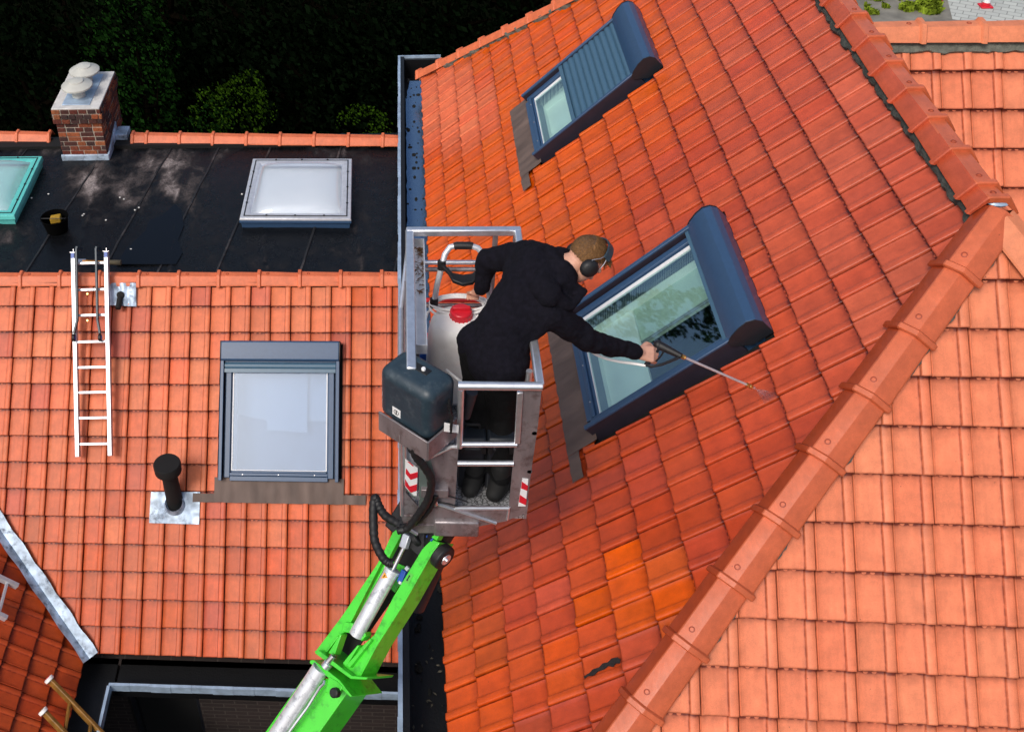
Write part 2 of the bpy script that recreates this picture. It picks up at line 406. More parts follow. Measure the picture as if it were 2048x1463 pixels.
# ------------------------------------------------------------------ tiled roof slopes
PROF = [(0, -.014), (.016, -.014), (.024, .001), (.045, .004), (.075, .001), (.2, -.001), (.4, -.0018), (.6, -.001), (.68, -.001), (.712, .0005), (.735, .0125), (.75, .0145), (.86, .0155), (.955, .0145), (.976, .010), (.986, -.013)]
TT = .027
def lin(c): return tuple(((x / 255 + .055) / 1.055) ** 2.4 if x > 10 else x / 255 / 12.92 for x in c)
def make_tiles(name, pl, c0, c1, k0, k1, colf, parent, keep=(), holes=(), over=None):
    """tiles in columns c0..c1 and courses k0..k1 (k counts up the slope); keep = half planes (point, normal) in u,v; holes = u0,u1,v0,v1"""
    up_ = [(-.0, -TT), (.0, -.004), (.004, -.0006), (.012, 0), (.35, 0), (.7, 0), (.86, 0), (.93, 0), (.985, 0), (1.07, 0)]
    nu, nv = len(PROF), len(up_)
    V = []; Fc = []; Cc = []; Dd = []
    for k in range(k0, k1):
        for c in range(c0, c1):
            uc, vc = (c + .5) * pl.w, (k + .5) * pl.g
            ok = all((uc - p[0]) * n[0] + (vc - p[1]) * n[1] > -.22 for p, n in keep)
            if not ok: continue
            if any(h[0] + .13 < uc < h[1] - .13 and h[2] + .16 < vc < h[3] - .16 for h in holes): continue
            px, py = pix(pl.W(uc, vc))
            col = colf(px, py, uc, vc)
            du = random.uniform(-.0015, .0015); dv = random.uniform(-.003, .003); dz = random.uniform(-.0015, .0015); tw = random.uniform(-.006, .006); tilt = random.uniform(-.004, .004)
            base = len(V)
            for j, (fv, zo) in enumerate(up_):
                for i, (fu, zp) in enumerate(PROF):
                    u = (c + fu) * pl.w; v = fv * pl.g if fv > .02 else fv
                    z = -TT * (v / pl.g) + zp + zo + dz + tilt * (fu - .5) * 2
                    if j == 0: z = -TT - .006 + (0 if zp > -.01 else -.006)
                    V.append((u + du + tw * v, k * pl.g + v + dv, z))
                    Cc.append(col)
                    d = 0
                    if zp < -.01: d = 1
                    if fu in (.045, .02): d = max(d, .25)
                    if fu in (.712,): d = max(d, .85)  # shaded slope beside the rib, painted dark
                    if fu in (.735,): d = max(d, .3)
                    if fu == .68: d = max(d, .15)
                    if fv > .9: d = max(d, .55 if fv < .95 else .9)
                    if 0.8 < fv <= .9: d = max(d, .25)
                    if j == 0: d = max(d, 2.2)  # front step face painted dark as joint shade
                    if j == 1: d = max(d, 1.2)
                    if j == 2: d = max(d, .35)
                    if fv >= .985: d = max(d, 1.5)
                    Dd.append(d)
            for j in range(nv - 1):
                for i in range(nu - 1):
                    a = base + j * nu + i
                    Fc.append((a, a + 1, a + 1 + nu, a + nu))
            # the two half round nibs under the next course
            for fu in (.25, .47):
                b2 = len(V); cu = (c + fu) * pl.w + du; cv = (k + .995) * pl.g + dv; r = .0125; nn = 9
                for ring, (rr, h) in enumerate(((r, -.001), (r * .92, .0032), (r * .7, .0036), (0.0005, .003))):
                    for q in range(nn):
                        t = math.pi * q / (nn - 1)
                        v = cv - rr * math.sin(t)
                        V.append((cu + rr * math.cos(t), v, -TT * ((v - k * pl.g) / pl.g) - .0015 + h + dz)); Cc.append(col); Dd.append(1.4 if ring == 0 else .4)
                for ring in range(3):
                    for q in range(nn - 1):
                        a = b2 + ring * nn + q
                        Fc.append((a, a + 1, a + 1 + nn, a + nn))
    me = bpy.data.meshes.new(name); me.from_pydata(V, [], Fc)
    a = me.color_attributes.new('tcol', 'FLOAT_COLOR', 'POINT'); a.data.foreach_set('color', np.array(Cc, 'f').ravel())
    d = me.attributes.new('dirt', 'FLOAT', 'POINT'); d.data.foreach_set('value', np.array(Dd, 'f'))  # joint moss and soot plus painted shade of steps and ribs
    bm = bmesh.new(); bm.from_mesh(me)
    for p, n in keep:
        bmesh.ops.bisect_plane(bm, geom=bm.verts[:] + bm.edges[:] + bm.faces[:], plane_co=(p[0], p[1], 0), plane_no=(-n[0], -n[1], 0), clear_outer=True)
    for h in holes:
        for co, no in (((h[0], 0, 0), (1, 0, 0)), ((h[1], 0, 0), (1, 0, 0)), ((0, h[2], 0), (0, 1, 0)), ((0, h[3], 0), (0, 1, 0))):
            fs = [f for f in bm.faces if h[0] - .4 < f.calc_center_median().x < h[1] + .4 and h[2] - .4 < f.calc_center_median().y < h[3] + .4]
            es = set(); vs = set()
            for f in fs: es.update(f.edges); vs.update(f.verts)
            bmesh.ops.bisect_plane(bm, geom=list(vs) + list(es) + fs, plane_co=co, plane_no=no)
        kill = [f for f in bm.faces if h[0] < f.calc_center_median().x < h[1] and h[2] < f.calc_center_median().y < h[3]]
        bmesh.ops.delete(bm, geom=kill, context='FACES')
    for f in bm.faces: f.smooth = True
    for e in bm.edges:
        if len(e.link_faces) == 2 and e.calc_face_angle(0) > .9: e.smooth = False
    bm.to_mesh(me); bm.free()
    return link(name, me, M['tile'], parent, pl.M)
def under(name, pl, pts, parent, m=None, h=-.045, holes=None):
    """battened roof deck just under the tiles"""
    mb = MB(); mb.prism([pl.W(u, v, h) for u, v in pts], pl.n * -.1)
    return mb.build(name, m or M['dark'], parent)

def cap_profile(wt, wb, ht):
    return [(-wb / 2, 0), (-wb / 2 + .004, .01), (-wt / 2 - .004, ht - .005), (-wt / 2 + .003, ht), (0, ht + .001), (wt / 2 - .003, ht), (wt / 2 + .004, ht - .005), (wb / 2 - .004, .01), (wb / 2, 0)]
def ridge_cap(p0, p1, up, m, parent, wt=.085, wb=.215, ht=.085, screw=True, flip=False, lift=0, shade_side=None):
    """one clay ridge or hip cap from p0 (collar end) to p1 (narrow end that slips under the next one)"""
    p0, p1 = Vector(p0), Vector(p1); a = (p1 - p0).normalized(); up = Vector(up); up = (up - a * up.dot(a)).normalized(); b = a.cross(up)
    L = (p1 - p0).length
    j = random.uniform(-.004, .004); k = random.uniform(-.004, .004)
    secs = [(-.020, 1.12, .011), (-.015, 1.19, .019), (.010, 1.19, .019), (.016, 1.12, .011), (.021, 1.02, .001), (L * .5, .985, -.002), (L * 1.0, .95, -.006), (L * 1.03, .94, -.008)]
    mb = MB(.28); n = 9; vs = []
    for t, sc, dh in secs:
        for (x, y) in cap_profile(wt * sc, wb * sc, ht + dh):
            vs.append(p0 + a * t + b * (x + j + (k - j) * t / L) + up * (y + lift))
    fs = []
    for i in range(len(secs) - 1):
        for q in range(n - 1):
            fs.append((i * n + q, i * n + q + 1, (i + 1) * n + q + 1, (i + 1) * n + q))
    inner = len(vs)
    for x, y in cap_profile(wt * 1.0, wb * 1.0, ht - .012): vs.append(p0 + a * -.020 + b * x + up * (y + lift - .004))
    for q in range(n - 1): fs.append((q, q + 1, inner + q + 1, inner + q))
    mb.add(vs, fs)
    o = mb.build('ridge_tile', m, parent)
    if shade_side is not None:  # facets on one side take a darker clay, painted facet shade
        o.data.materials.append(shade_side[0]); sv = shade_side[1]
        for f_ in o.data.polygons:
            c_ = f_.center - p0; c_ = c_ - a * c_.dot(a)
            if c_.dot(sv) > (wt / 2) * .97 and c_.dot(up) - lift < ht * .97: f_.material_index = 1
    if screw:
        s = MB(); c = p0 + a * (L * .13 + .03) + b * j + up * (ht + lift - .001)
        s.lathe(c, [(.016, 0), (.015, .004), (.010, .005), (.009, -.001), (.0005, -.002)], up, 18, cap=False)
        s.build('ridge_screw', M['screw_clay'], o)
    return o
def mortar(name, pts, nrm, side, wid, m, parent, jag=.018, th=.03, seed=0):
    """hand thrown mortar strip with a ragged edge"""
    p0, p1 = Vector(pts[0]), Vector(pts[1]); nrm = Vector(nrm); side = Vector(side).normalized(); L = (p1 - p0).length; k = max(4, int(L / .02))
    vs = []; fs = []
    for i in range(k + 1):
        t = i / k; p = p0.lerp(p1, t)
        q = wid + jag * (noise.noise(Vector((t * L * 9, seed, 0))) * 1.6 + noise.noise(Vector((t * L * 30, seed, 3))) * .8)
        h = th * (1 + .5 * noise.noise(Vector((t * L * 14, seed, 7))))
        vs += [p - side * .06 + nrm * (h * 1.1), p + side * (q * .55) + nrm * h * .95, p + side * (q * .92) + nrm * (h * .55), p + side * q - nrm * .03]
    for i in range(k):
        for j in range(3): fs.append((i * 4 + j, i * 4 + j + 1, i * 4 + j + 5, i * 4 + j + 4))
    mb = MB(); mb.add(vs, fs); return mb.build(name, m, parent)

# ------------------------------------------------------------------ the two houses: roofs
def jit(c, a=.07):
    k = 1 + random.gauss(0, a * .7); h = random.gauss(0, a * .5)
    return (max(0, c[0] * k), max(0, c[1] * k * (1 + h * 1.6)), max(0, c[2] * k * (1 + h * 2)))
def mixc(a, b, t): return tuple(x * (1 - t) + y * t for x, y in zip(a, b))
def blob(px, py, x, y, rx, ry): 
    d = ((px - x) / rx) ** 2 + ((py - y) / ry) ** 2
    return max(0, min(1, 1.35 - .85 * d))
RED = (.48, .060, .016); ORA = (.62, .088, .002); SAL = (.68, .145, .055); PINK = (.49, .078, .036); DRY = (.76, .212, .098); LFT = (.68, .16, .06); LLO = (.56, .10, .030)
def colA(px, py, u, v):
    c = RED; wet = .55
    t = max(blob(px, py, 1000, 330, 240, 300), blob(px, py, 1150, 130, 260, 190), blob(px, py, 1330, 60, 80, 130) * .6, blob(px, py, 1010, 640, 170, 290) * .95)
    t2 = max(blob(px, py, 1270, 1180, 130, 90), blob(px, py, 930, 1330, 90, 220) * .75, blob(px, py, 1090, 1320, 90, 60) * .55, blob(px, py, 1180, 820, 60, 120) * .4)
    dry = max(blob(px, py, 905, 215, 85, 80), 0)
    t = max(t, t2 * .85) * (1 - dry) + random.gauss(0, .07)
    c = mixc(c, ORA, max(0, min(1, t)))
    s = max(0, min(1, (px - 1330) / 420 + (300 - py) / 1600)); c = mixc(c, mixc(PINK, DRY, .15), s * .85 + random.gauss(0, .08))
    c = mixc(c, SAL, dry)
    if py > 900 and t2 < .2 and random.random() < .2: c = mixc(c, (.42, .06, .035), .4)
    c = jit(c, .08)
    return (c[0], c[1], c[2], .45 + .5 * max(0, min(1, max(t, .7))) * (1 - dry))
def colB(px, py, u, v):
    c = jit(DRY, .045)
    return (c[0], c[1], c[2], .12)
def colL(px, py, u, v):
    t = max(0, min(1, (py - 800) / 420)); t = max(t, max(0, min(1, (px - 660) / 90)) * .8)  # shade of the taller house painted into lower and right-hand tiles
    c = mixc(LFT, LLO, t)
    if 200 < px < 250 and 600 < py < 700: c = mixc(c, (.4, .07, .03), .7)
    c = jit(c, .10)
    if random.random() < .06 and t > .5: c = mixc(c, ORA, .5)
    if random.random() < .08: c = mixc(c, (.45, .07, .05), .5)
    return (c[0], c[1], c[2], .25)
def colM(px, py, u, v):
    c = jit(mixc(RED, ORA, .35), .08); return (c[0] * .9, c[1] * .9, c[2] * .9, .3)

def isect(p1, n1, p2, n2, p3, n3):
    A = np.array([n1, n2, n3], float); b = [Vector(n1).dot(p1), Vector(n2).dot(p2), Vector(n3).dot(p3)]
    return Vector(np.linalg.solve(A, b))
VR = 3.84
ridge_pt = PA.W(0, VR)
UPV = Vector((0, 0, 1))
zr_n = Vector((1, 0, 0))
peak = isect(PA.O, PA.n, PB.O, PB.n, ridge_pt, Vector((0, 0, 1)))
hipdir = PA.n.cross(PB.n).normalized()
if hipdir.z > 0: hipdir.negate()
hipend = peak + hipdir * ((peak.z - PA.O.z) / -hipdir.z)
PD = Plane(peak, (.003, 1, 0), (-.703, .002, .711), PA.g, .19)
hip2dir = PD.n.cross(PB.n).normalized()
if hip2dir.z > 0: hip2dir.negate()
def half(pl, a, b, inside):
    """half plane of plane pl bounded by the line a-b (world points) holding the point inside"""
    la = Vector(((Vector(a) - pl.O).dot(pl.u), (Vector(a) - pl.O).dot(pl.up))); lb = Vector(((Vector(b) - pl.O).dot(pl.u), (Vector(b) - pl.O).dot(pl.up)))
    d = lb - la; n = Vector((-d.y, d.x)).normalized(); li = Vector(((Vector(inside) - pl.O).dot(pl.u), (Vector(inside) - pl.O).dot(pl.up)))
    if (li - la).dot(n) < 0: n.negate()
    return ((la.x, la.y), (n.x, n.y))
RH = empty('brick_house', (2.9, 7.0, 0), 'large house with the wet red tiled hip roof being washed beside the basket', 'house', None)
RH.name = 'tiled_house'; WM['tiled_house'] = WM['brick_house']
hA0 = PA.P(838, 152); hA1 = PA.P(1140, 0)
inA = PA.P(1300, 500)
far_hip = (hA1 - hA0).normalized()
tR = (peak.z - hA0.z) / far_hip.z
farpeak = hA0 + far_hip * tR
# window outlines on slope A, as (u0,u1,v0,v1) on the tile plane; u grows towards the bottom of the picture
def uvbox(pl, pts):
    q = [pl.L(*p) for p in pts]
    return min(a for a, b in q), max(a for a, b in q), min(b for a, b in q), max(b for a, b in q)
W2 = (PA.L(1160, 610)[0] + .035, PA.L(1190, 885)[0] - .0, PA.L(1190, 885)[1] - .0, PA.L(1190, 885)[1] + 1.245)
W1 = (PA.L(1055, 195)[0] + .03, PA.L(1080, 330)[0], PA.L(1080, 330)[1], PA.L(1080, 330)[1] + 1.245)
WL = (PL.L(436, 683)[0], PL.L(690, 683)[0], PL.L(432, 960)[1], PL.L(436, 683)[1])
print('windows', W2, W1, WL)
apr = .19
nA = int(VR / PA.g) + 1
umin = (hA0 - PA.O).dot(PA.u); umax = (hipend - PA.O).dot(PA.u)
make_tiles('roof_slope', PA, int(umin / PA.w) - 1, int(min(umax, 2.6) / PA.w) + 2, 0, nA + 1, colA, RH,
           keep=[half(PA, peak, hipend, inA), half(PA, hA0, hA1, inA), ((0, VR), (0, -1))],
           holes=[(W2[0], W2[1] + .025, W2[2] - .0, W2[3] + .02), (W1[0], W1[1] + .025, W1[2], W1[3] + .02), ])
inB = PB.P(1800, 1200)
make_tiles('roof_slope', PB, -11, 15, -12, 4, colB, RH, keep=[half(PB, peak, hipend, inB), half(PB, peak, peak + hip2dir, inB)])
# wing roof C and the far slope D with the valley between them
cd = PC.n.cross(PD.n).normalized()
cp = isect(PC.O, PC.n, PD.O, PD.n, peak + Vector((0, 0, -.3)), Vector((0, 0, 1)))
inC = PC.P(2040, 200)
make_tiles('roof_slope', PC, -3, 9, -10, 0, colB, RH, keep=[half(PC, cp, cp + cd, inC), ((0, 0), (0, -1))])
inD = peak + Vector((1, .2, -1))
make_tiles('roof_slope', PD, -8, 20, -6, 0, colB, RH, keep=[half(PD, peak, peak + hip2dir, PD.W(.5, -.1)), half(PD, cp, cp + cd, PD.W(.5, -.1))])

# solid roof body under the tiles, walls, eaves
ridge_far = Vector((peak.x, farpeak.y, peak.z))
def quad(name, pts, th, m, parent, h=-.05):
    pts = [Vector(p) for p in pts]; n = (pts[1] - pts[0]).cross(pts[2] - pts[0]).normalized()
    if n.z < 0: n.negate()
    mb = MB(); mb.prism([p + n * h for p in pts], n * -th); return mb.build(name, m, parent)
eA0 = hA0; eA1 = hipend
def deck_with_hole(pl, outer, holes, m, parent, name):
    """roof deck as strips that leave the window openings free"""
    bm = bmesh.new(); vs = [bm.verts.new((u, v, 0)) for u, v in outer]; f0 = bm.faces.new(vs); f0.normal_update()
    if f0.normal.z < 0: f0.normal_flip()
    for h in holes:
        for co, no in (((h[0], 0, 0), (1, 0, 0)), ((h[1], 0, 0), (1, 0, 0)), ((0, h[2], 0), (0, 1, 0)), ((0, h[3], 0), (0, 1, 0))):
            bmesh.ops.bisect_plane(bm, geom=bm.verts[:] + bm.edges[:] + bm.faces[:], plane_co=co, plane_no=no)
    kill = [f for f in bm.faces if any(h[0] < f.calc_center_median().x < h[1] and h[2] < f.calc_center_median().y < h[3] for h in holes)]
    bmesh.ops.delete(bm, geom=kill, context='FACES')
    me = bpy.data.meshes.new(name); bm.to_mesh(me); bm.free()
    o = link(name, me, m, parent, pl.M @ Matrix.Translation((0, 0, -.05)))
    sm = o.modifiers.new('solid', 'SOLIDIFY'); sm.thickness = .06; sm.offset = -1
    return o
lA = lambda p: ((Vector(p) - PA.O).dot(PA.u), (Vector(p) - PA.O).dot(PA.up))
ins = .05
deck_with_hole(PA, [lA(hA0), lA(hipend), lA(peak), lA(ridge_far)], [(W2[0] + ins, W2[1] - ins, W2[2] + ins, W2[3] - ins), (W1[0] + ins, W1[1] - ins, W1[2] + ins, W1[3] - ins)], M['matt_black'], RH, 'roof_deck')
hip2end = peak + hip2dir * ((peak.z - PA.O.z) / -hip2dir.z)
quad('roof_deck', [peak, hipend, hip2end], .06, M['matt_black'], RH)
quad('roof_deck', [peak, hip2end, hip2end + Vector((0, 9, 0)), ridge_far], .06, M['matt_black'], RH)
cr0 = Vector((peak.x + .15, PC.W(0, 0).y, PC.O.z)); 
mb = MB(); mb.prism([PC.W(-.45, -.01, -.06), PC.W(2.2, -.01, -.06), PC.W(2.2, -2.6, -.06), PC.W(1.6, -2.6, -.06)], PC.n * -.06); mb.build('roof_deck', M['matt_black'], RH)
quad('roof_slope', [PC.W(-.45, 0), PC.W(2.2, 0), PC.W(2.2, 0) + Vector((0, 2.6, -2.7)), PC.W(-.45, 0) + Vector((0, 2.6, -2.7))], .06, M['cap_dry'], RH, h=0)
quad('roof_slope', [hA0, Vector((hip2end.x, hA0.y, hA0.z)), ridge_far], .06, M['cap_dry'], RH, h=0)
ez = PA.O.z
GX0 = Zp(800, 700, ez - .07).x; GX1 = PA.W(0, 0).x + .02
mb = MB(); mb.mm(GX1 + .22, hip2end.x - .4, hipend.y + .35, hA0.y - .35, 0, ez - .16); mb.build('wall', M['wall_brick_y'], RH)

# gutter of the tiled house
gy0, gy1 = hipend.y - .2, Zp(800, 112, ez - .07).y
gz = ez - .07
mb = MB(); mb.mm(GX0 + .012, GX1 + .24, gy0, gy1 - .012, gz - .30, gz - .27); mb.mm(GX0 + .012, GX0 + .055, gy0, gy1 - .012, gz - .27, gz - .004)
mb.mm(GX1 + .1, GX1 + .24, gy0, gy1 - .012, gz - .27, gz - .08); mb.mm(GX0 + .055, GX1 + .24, gy1 - .05, gy1 - .012, gz - .27, gz - .03)
gut = mb.build('gutter', M['lining'], RH)
mb = MB()
k = 40; w_ = .012
for i in range(k):
    y0 = gy0 + (gy1 - gy0) * i / k; y1 = gy0 + (gy1 - gy0) * (i + 1) / k
    wob = .003 * math.sin(i * 1.7) + .003 * random.random()
    mb.mm(GX0 - .016 - wob, GX0 + .012, y0, y1 - .001, gz - .10, gz + .004 + .001 * (i % 2))
mb.mm(GX0 - .016, GX0 + .5, gy1 - .012, gy1, gz - .1, gz + .006)
rim = mb.build('gutter_rim', M['zinc'], gut)
m, nt, p = new_mat('gutter_water'); p.inputs['Base Color'].default_value = (.16, .27, .42, 1); p.inputs['Roughness'].default_value = .16; p.inputs['Specular IOR Level'].default_value = 1.0
p.inputs['Metallic'].default_value = .75
nz = N(nt, "ShaderNodeTexNoise"); nz.inputs['Scale'].default_value = 30; bp = N(nt, "ShaderNodeBump"); bp.inputs['Strength'].default_value = .25; bp.inputs['Distance'].default_value = .01
tc = N(nt, "ShaderNodeTexCoord"); nt.links.new(tc.outputs['Object'], nz.inputs['Vector']); nt.links.new(nz.outputs[0], bp.inputs['Height']); nt.links.new(bp.outputs[0], p.inputs['Normal'])
M['water'] = m
wy0 = Zp(830, 760, gz - .1).y
mb = MB(); 
n_ = 60
vs = []
for i in range(n_ + 1):
    y = wy0 + (gy1 - .35 - wy0) * i / n_
    a = .012 * noise.noise(Vector((i * .9, 0, 0))); 
    t = min(1, i / 6, (n_ - i) / 5)
    vs += [(GX0 + .075 + a + .05 * (1 - t), y, gz - .155), (GX1 + .045 + a * .4 - .07 * (1 - t), y, gz - .155)]
mb.add(vs, [(2 * i, 2 * i + 1, 2 * i + 3, 2 * i + 2) for i in range(n_)])
wat = mb.build('gutter_water', M['water'], gut)
# silt and leaves in the gutter
M['silt'] = simple('gutter_silt', (.008, .008, .007), .9, var=.5, nscale=40, bump=.9, bscale=80)
mb = MB()
for i in range(170):
    y = random.uniform(hipend.y, gy1 - .3); x = random.uniform(GX0 + .075, GX1 + .04)
    if wy0 < y and random.random() < .25: continue
    r = random.uniform(.008, .035)
    mb.ell((x, y, gz - .158 if y > wy0 else gz - .26), r * random.uniform(.5, 1), r * random.uniform(.8, 1.8), .006 + r * .12, n=7, m=4)
mb.build('silt_clumps', M['silt'], gut)
mb = MB()
for i in range(40):
    y = random.uniform(hipend.y, wy0); x = random.uniform(GX0 + .08, GX1)
    a = random.random() * 6.3; s = random.uniform(.008, .02); z = gz - .262
    mb.add([(x + s * math.cos(a), y + s * math.sin(a), z), (x - s * .4 * math.sin(a), y + s * .4 * math.cos(a), z + .008), (x - s * math.cos(a), y - s * math.sin(a), z + .002), (x + s * .4 * math.sin(a), y - s * .4 * math.cos(a), z + .004)], [(0, 1, 2, 3)])
tag(mb.build('fallen_leaves', simple('dead_leaf', (.09, .08, .06), .8, var=.6, nscale=60), gut), kind='stuff')

# hip and ridge caps of the tiled house
def cap_run(p0, p1, n, m_fn, parent, up, **k):
    """n caps from the low end p0 to p1, collars at the low end of each cap"""
    p0, p1 = Vector(p0), Vector(p1)
    for i in range(n):
        a = p0.lerp(p1, i / n); b = p0.lerp(p1, (i + 1) / n)
        ridge_cap(a, b, up, m_fn(i), parent, **k)
def along_line(px, py, a, d):
    """parameter of the point of line a + t d that is seen nearest to pixel px,py"""
    r = Vector(ray(px, py)).normalized(); c = Vector(C0); w0 = a - c; d = d.normalized()
    b = d.dot(r); return (b * r.dot(w0) - d.dot(w0)) / (1 - b * b)
hup = (PA.n + PB.n).normalized()
sA2 = PA.n.cross(hipdir).normalized(); sA2 = sA2 if sA2.dot(inA - peak) > 0 else -sA2
M['cap_shaded'] = tile_mat('clay_cap_shaded', False, (.36, .055, .018), .18)  # hip facets facing slope A: facet shade painted as darker, glossier clay
M['cap_half_shaded'] = tile_mat('clay_cap_half_shaded', False, (.50, .085, .035), .25)  # milder painted facet shade for the left side of the main ridge
t0 = along_line(1275, 1408, peak + hup * .05, hipdir); t1 = along_line(1918, 540, peak + hup * .05, hipdir)
sp = (t0 - t1) / 7
print('hip cap spacing', sp, t0, t1)
first = t1 + sp * 12
for i in range(13):
    a = t1 + sp * (12 - i); b = a - sp
    if i == 12: b = .0
    ridge_cap(peak + hipdir * a, peak + hipdir * b, hup, M['cap_wet'], RH, shade_side=(M['cap_shaded'], sA2), wt=.082, wb=.225, ht=.088, lift=-.024)
hup2 = (PD.n + PB.n).normalized()
for i in range(5):
    ridge_cap(peak + hip2dir * (.03 + sp * (i + 1)), peak + hip2dir * (.03 + sp * i), hup2, M['cap_dry'], RH, wt=.082, wb=.225, ht=.088, lift=-.024)
# main ridge
rd = Vector((0, 1, 0)); rup = Vector((-.0, 0, 1))
tA = along_line(1962, 372, peak + rup * .06, rd); tB = along_line(1716, 28, peak + rup * .06, rd)
sr = (tB - tA) / 6
print('ridge spacing', sr, tA, tB)
for i in range(-1, 11):
    a = tA + sr * i; b = a + sr
    if i == -1: a = .06
    if i == -1 and b - a < .05: continue
    ridge_cap(peak + rd * a, peak + rd * b, rup, M['cap_wet'], RH, shade_side=(M['cap_half_shaded'], Vector((-1, 0, 0))), wt=.088, wb=.21, ht=.085, lift=-.025)
# small lead saddle where the three lines meet
mb = MB(); mb.ell(peak + Vector((.02, .07, .03)), .06, .04, .02, n=12, m=6); mb.build('lead_saddle', M['zinc'], RH)
# wing ridge
c0 = PC.W(0, 0); cx0 = peak.x + .1
tC = [along_line(1843, 42, PC.O + UPV * .06, PC.u), along_line(1965, 38, PC.O + UPV * .06, PC.u)]
sc_ = tC[1] - tC[0]
print('wing spacing', sc_, tC)
for i in range(0, 8):
    a = tC[0] + sc_ * (i + 1) ; b = a - sc_
    A_ = PC.O + PC.u * a; B_ = PC.O + PC.u * b
    ridge_cap(PC.O + PC.u * (tC[0] + sc_ * (i)), PC.O + PC.u * (tC[0] + sc_ * (i - 1 + (.06 if i == 0 else 0))), Vector((0, 0, 1)), M['cap_dry'], RH, wt=.088, wb=.21, ht=.085, lift=-.025)
# far hip of slope A
hup3 = (PA.n + Vector((0, .7, .72))).normalized()
q0 = along_line(838, 140, hA0 + hup3 * .04, far_hip); q1 = along_line(1060, 30, hA0 + hup3 * .04, far_hip)
s3 = (q1 - q0) / 5
print('far hip', s3, q0, q1)
for i in range(14):
    ridge_cap(hA0 + far_hip * (q0 + s3 * i), hA0 + far_hip * (q0 + s3 * (i + 1)), hup3, M['cap_left'], RH, wt=.07, wb=.17, ht=.075, lift=-.02, screw=False)
# mortar beds
perpA = lambda d, pl, ins_: (lambda s: s if s.dot(ins_) > 0 else -s)(pl.n.cross(d).normalized())
sA = perpA(rd, PA, inA - peak); mortar('mortar_bed', (peak + sA * .085, peak + rd * 4.5 + sA * .085), PA.n, sA, .042, M['mortar_dark'], RH, jag=.02, seed=1)
sB = perpA(hipdir, PB, inB - peak); mortar('mortar_bed', (peak + hipdir * .05 + sB * .085, peak + hipdir * 3.4 + sB * .085), PB.n, sB, .028, M['mortar'], RH, jag=.016, seed=2)
sA2 = perpA(hipdir, PA, inA - peak); mortar('mortar_bed', (peak + hipdir * .1 + sA2 * .08, peak + hipdir * 3.4 + sA2 * .08), PA.n, sA2, .018, M['mortar_dark'], RH, jag=.02, seed=3)
sC = -PC.up; mortar('mortar_bed', (PC.W(-.6, -.08), PC.W(2.1, -.08)), PC.n, sC, .06, M['mortar'], RH, jag=.014, th=.02, seed=4)
sA3 = perpA(far_hip, PA, inA - hA0); mortar('mortar_bed', (hA0 + far_hip * .5 + sA3 * .06, hA0 + far_hip * 3.5 + sA3 * .06), PA.n, sA3, .022, M['mortar'], RH, jag=.018, seed=5)
# soot smear on one tile near the hip
_c = PA.L(1205, 1335)
M['soot'] = simple('soot', (.012, .008, .008), .8, var=.4, nscale=50, bump=.5)
mb = MB(); pts = [(1168, 1352), (1180, 1345), (1186, 1338), (1199, 1334), (1206, 1326), (1216, 1324), (1224, 1316), (1236, 1314), (1241, 1318), (1240, 1326), (1231, 1326), (1227, 1333), (1217, 1331), (1208, 1338), (1196, 1342), (1188, 1350), (1176, 1352), (1170, 1356)]
mb.prism([PA.P(x, y, .001) for x, y in pts], PA.n * .004); mb.build('soot_smear', M['soot'], RH)

# ------------------------------------------------------------------ left house
LH = empty('tiled_house', (-2.5, 8.0, 0), 'lower red tiled house on the left with a black felt flat roof and brick chimney', 'house')
LX1 = PL.P(798, 900).x + .06
valley = half(PL, V1, V2, PL.P(600, 900))
nL = 14
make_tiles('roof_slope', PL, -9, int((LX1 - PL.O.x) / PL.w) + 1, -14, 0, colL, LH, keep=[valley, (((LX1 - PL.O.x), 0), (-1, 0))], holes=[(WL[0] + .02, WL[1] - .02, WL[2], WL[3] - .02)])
deck_with_hole(PL, [(-2.2, 0), (LX1 - PL.O.x, 0), (LX1 - PL.O.x, -14 * PL.g + .02), (-2.2, -14 * PL.g + .02)], [(WL[0] + .05, WL[1] - .05, WL[2] + .05, WL[3] - .05)], M['matt_black'], LH, 'roof_deck')
make_tiles('roof_slope', PM, -22, 8, 0, 14, colM, LH, keep=[half(PM, V1, V2, PM.W(-2, 1)), ((0, 0), (0, 1))])
mb = MB(); mb.prism([PM.W(-4.5, 0.02, -.05), PM.W(.2, .02, -.05), PM.W(2.6, 3.4, -.05), PM.W(-4.5, 3.4, -.05)], PM.n * -.06); mb.build('roof_deck', M['matt_black'], LH)
# zinc valley gutter, folded along its middle
vd = (V1 - V2).normalized(); sL = PL.n.cross(vd).normalized(); sL = sL if sL.dot(PL.P(600, 900) - V2) > 0 else -sL
sM = PM.n.cross(vd).normalized(); sM = sM if sM.dot(PM.W(-2, 1) - V2) > 0 else -sM
vs = []; k = 60; Lv = (V1 - V2).length + .6
Va = V2 - vd * .05
for i in range(k + 1):
    t = Lv * i / k; p = Va + vd * t + (PL.n + PM.n) * .02
    wl = .095 + .006 * math.sin(i * .8) + .004 * random.random(); wm = .085 + .006 * math.sin(i * .7 + 2)
    z = .004 * noise.noise(Vector((i * .6, 1, 1)))
    vs += [p + sL * wl + PL.n * (.006), p + sL * wl * .5 + PL.n * (.002 + z), p, p + sM * wm * .5 + PM.n * (.002 - z), p + sM * wm + PM.n * .006]
fs = []
for i in range(k):
    for j in range(4): fs.append((i * 5 + j, i * 5 + j + 1, i * 5 + j + 6, i * 5 + j + 5))
mb = MB(); mb.add(vs, fs); mb.build('valley_gutter', M['lead_blue'], LH)

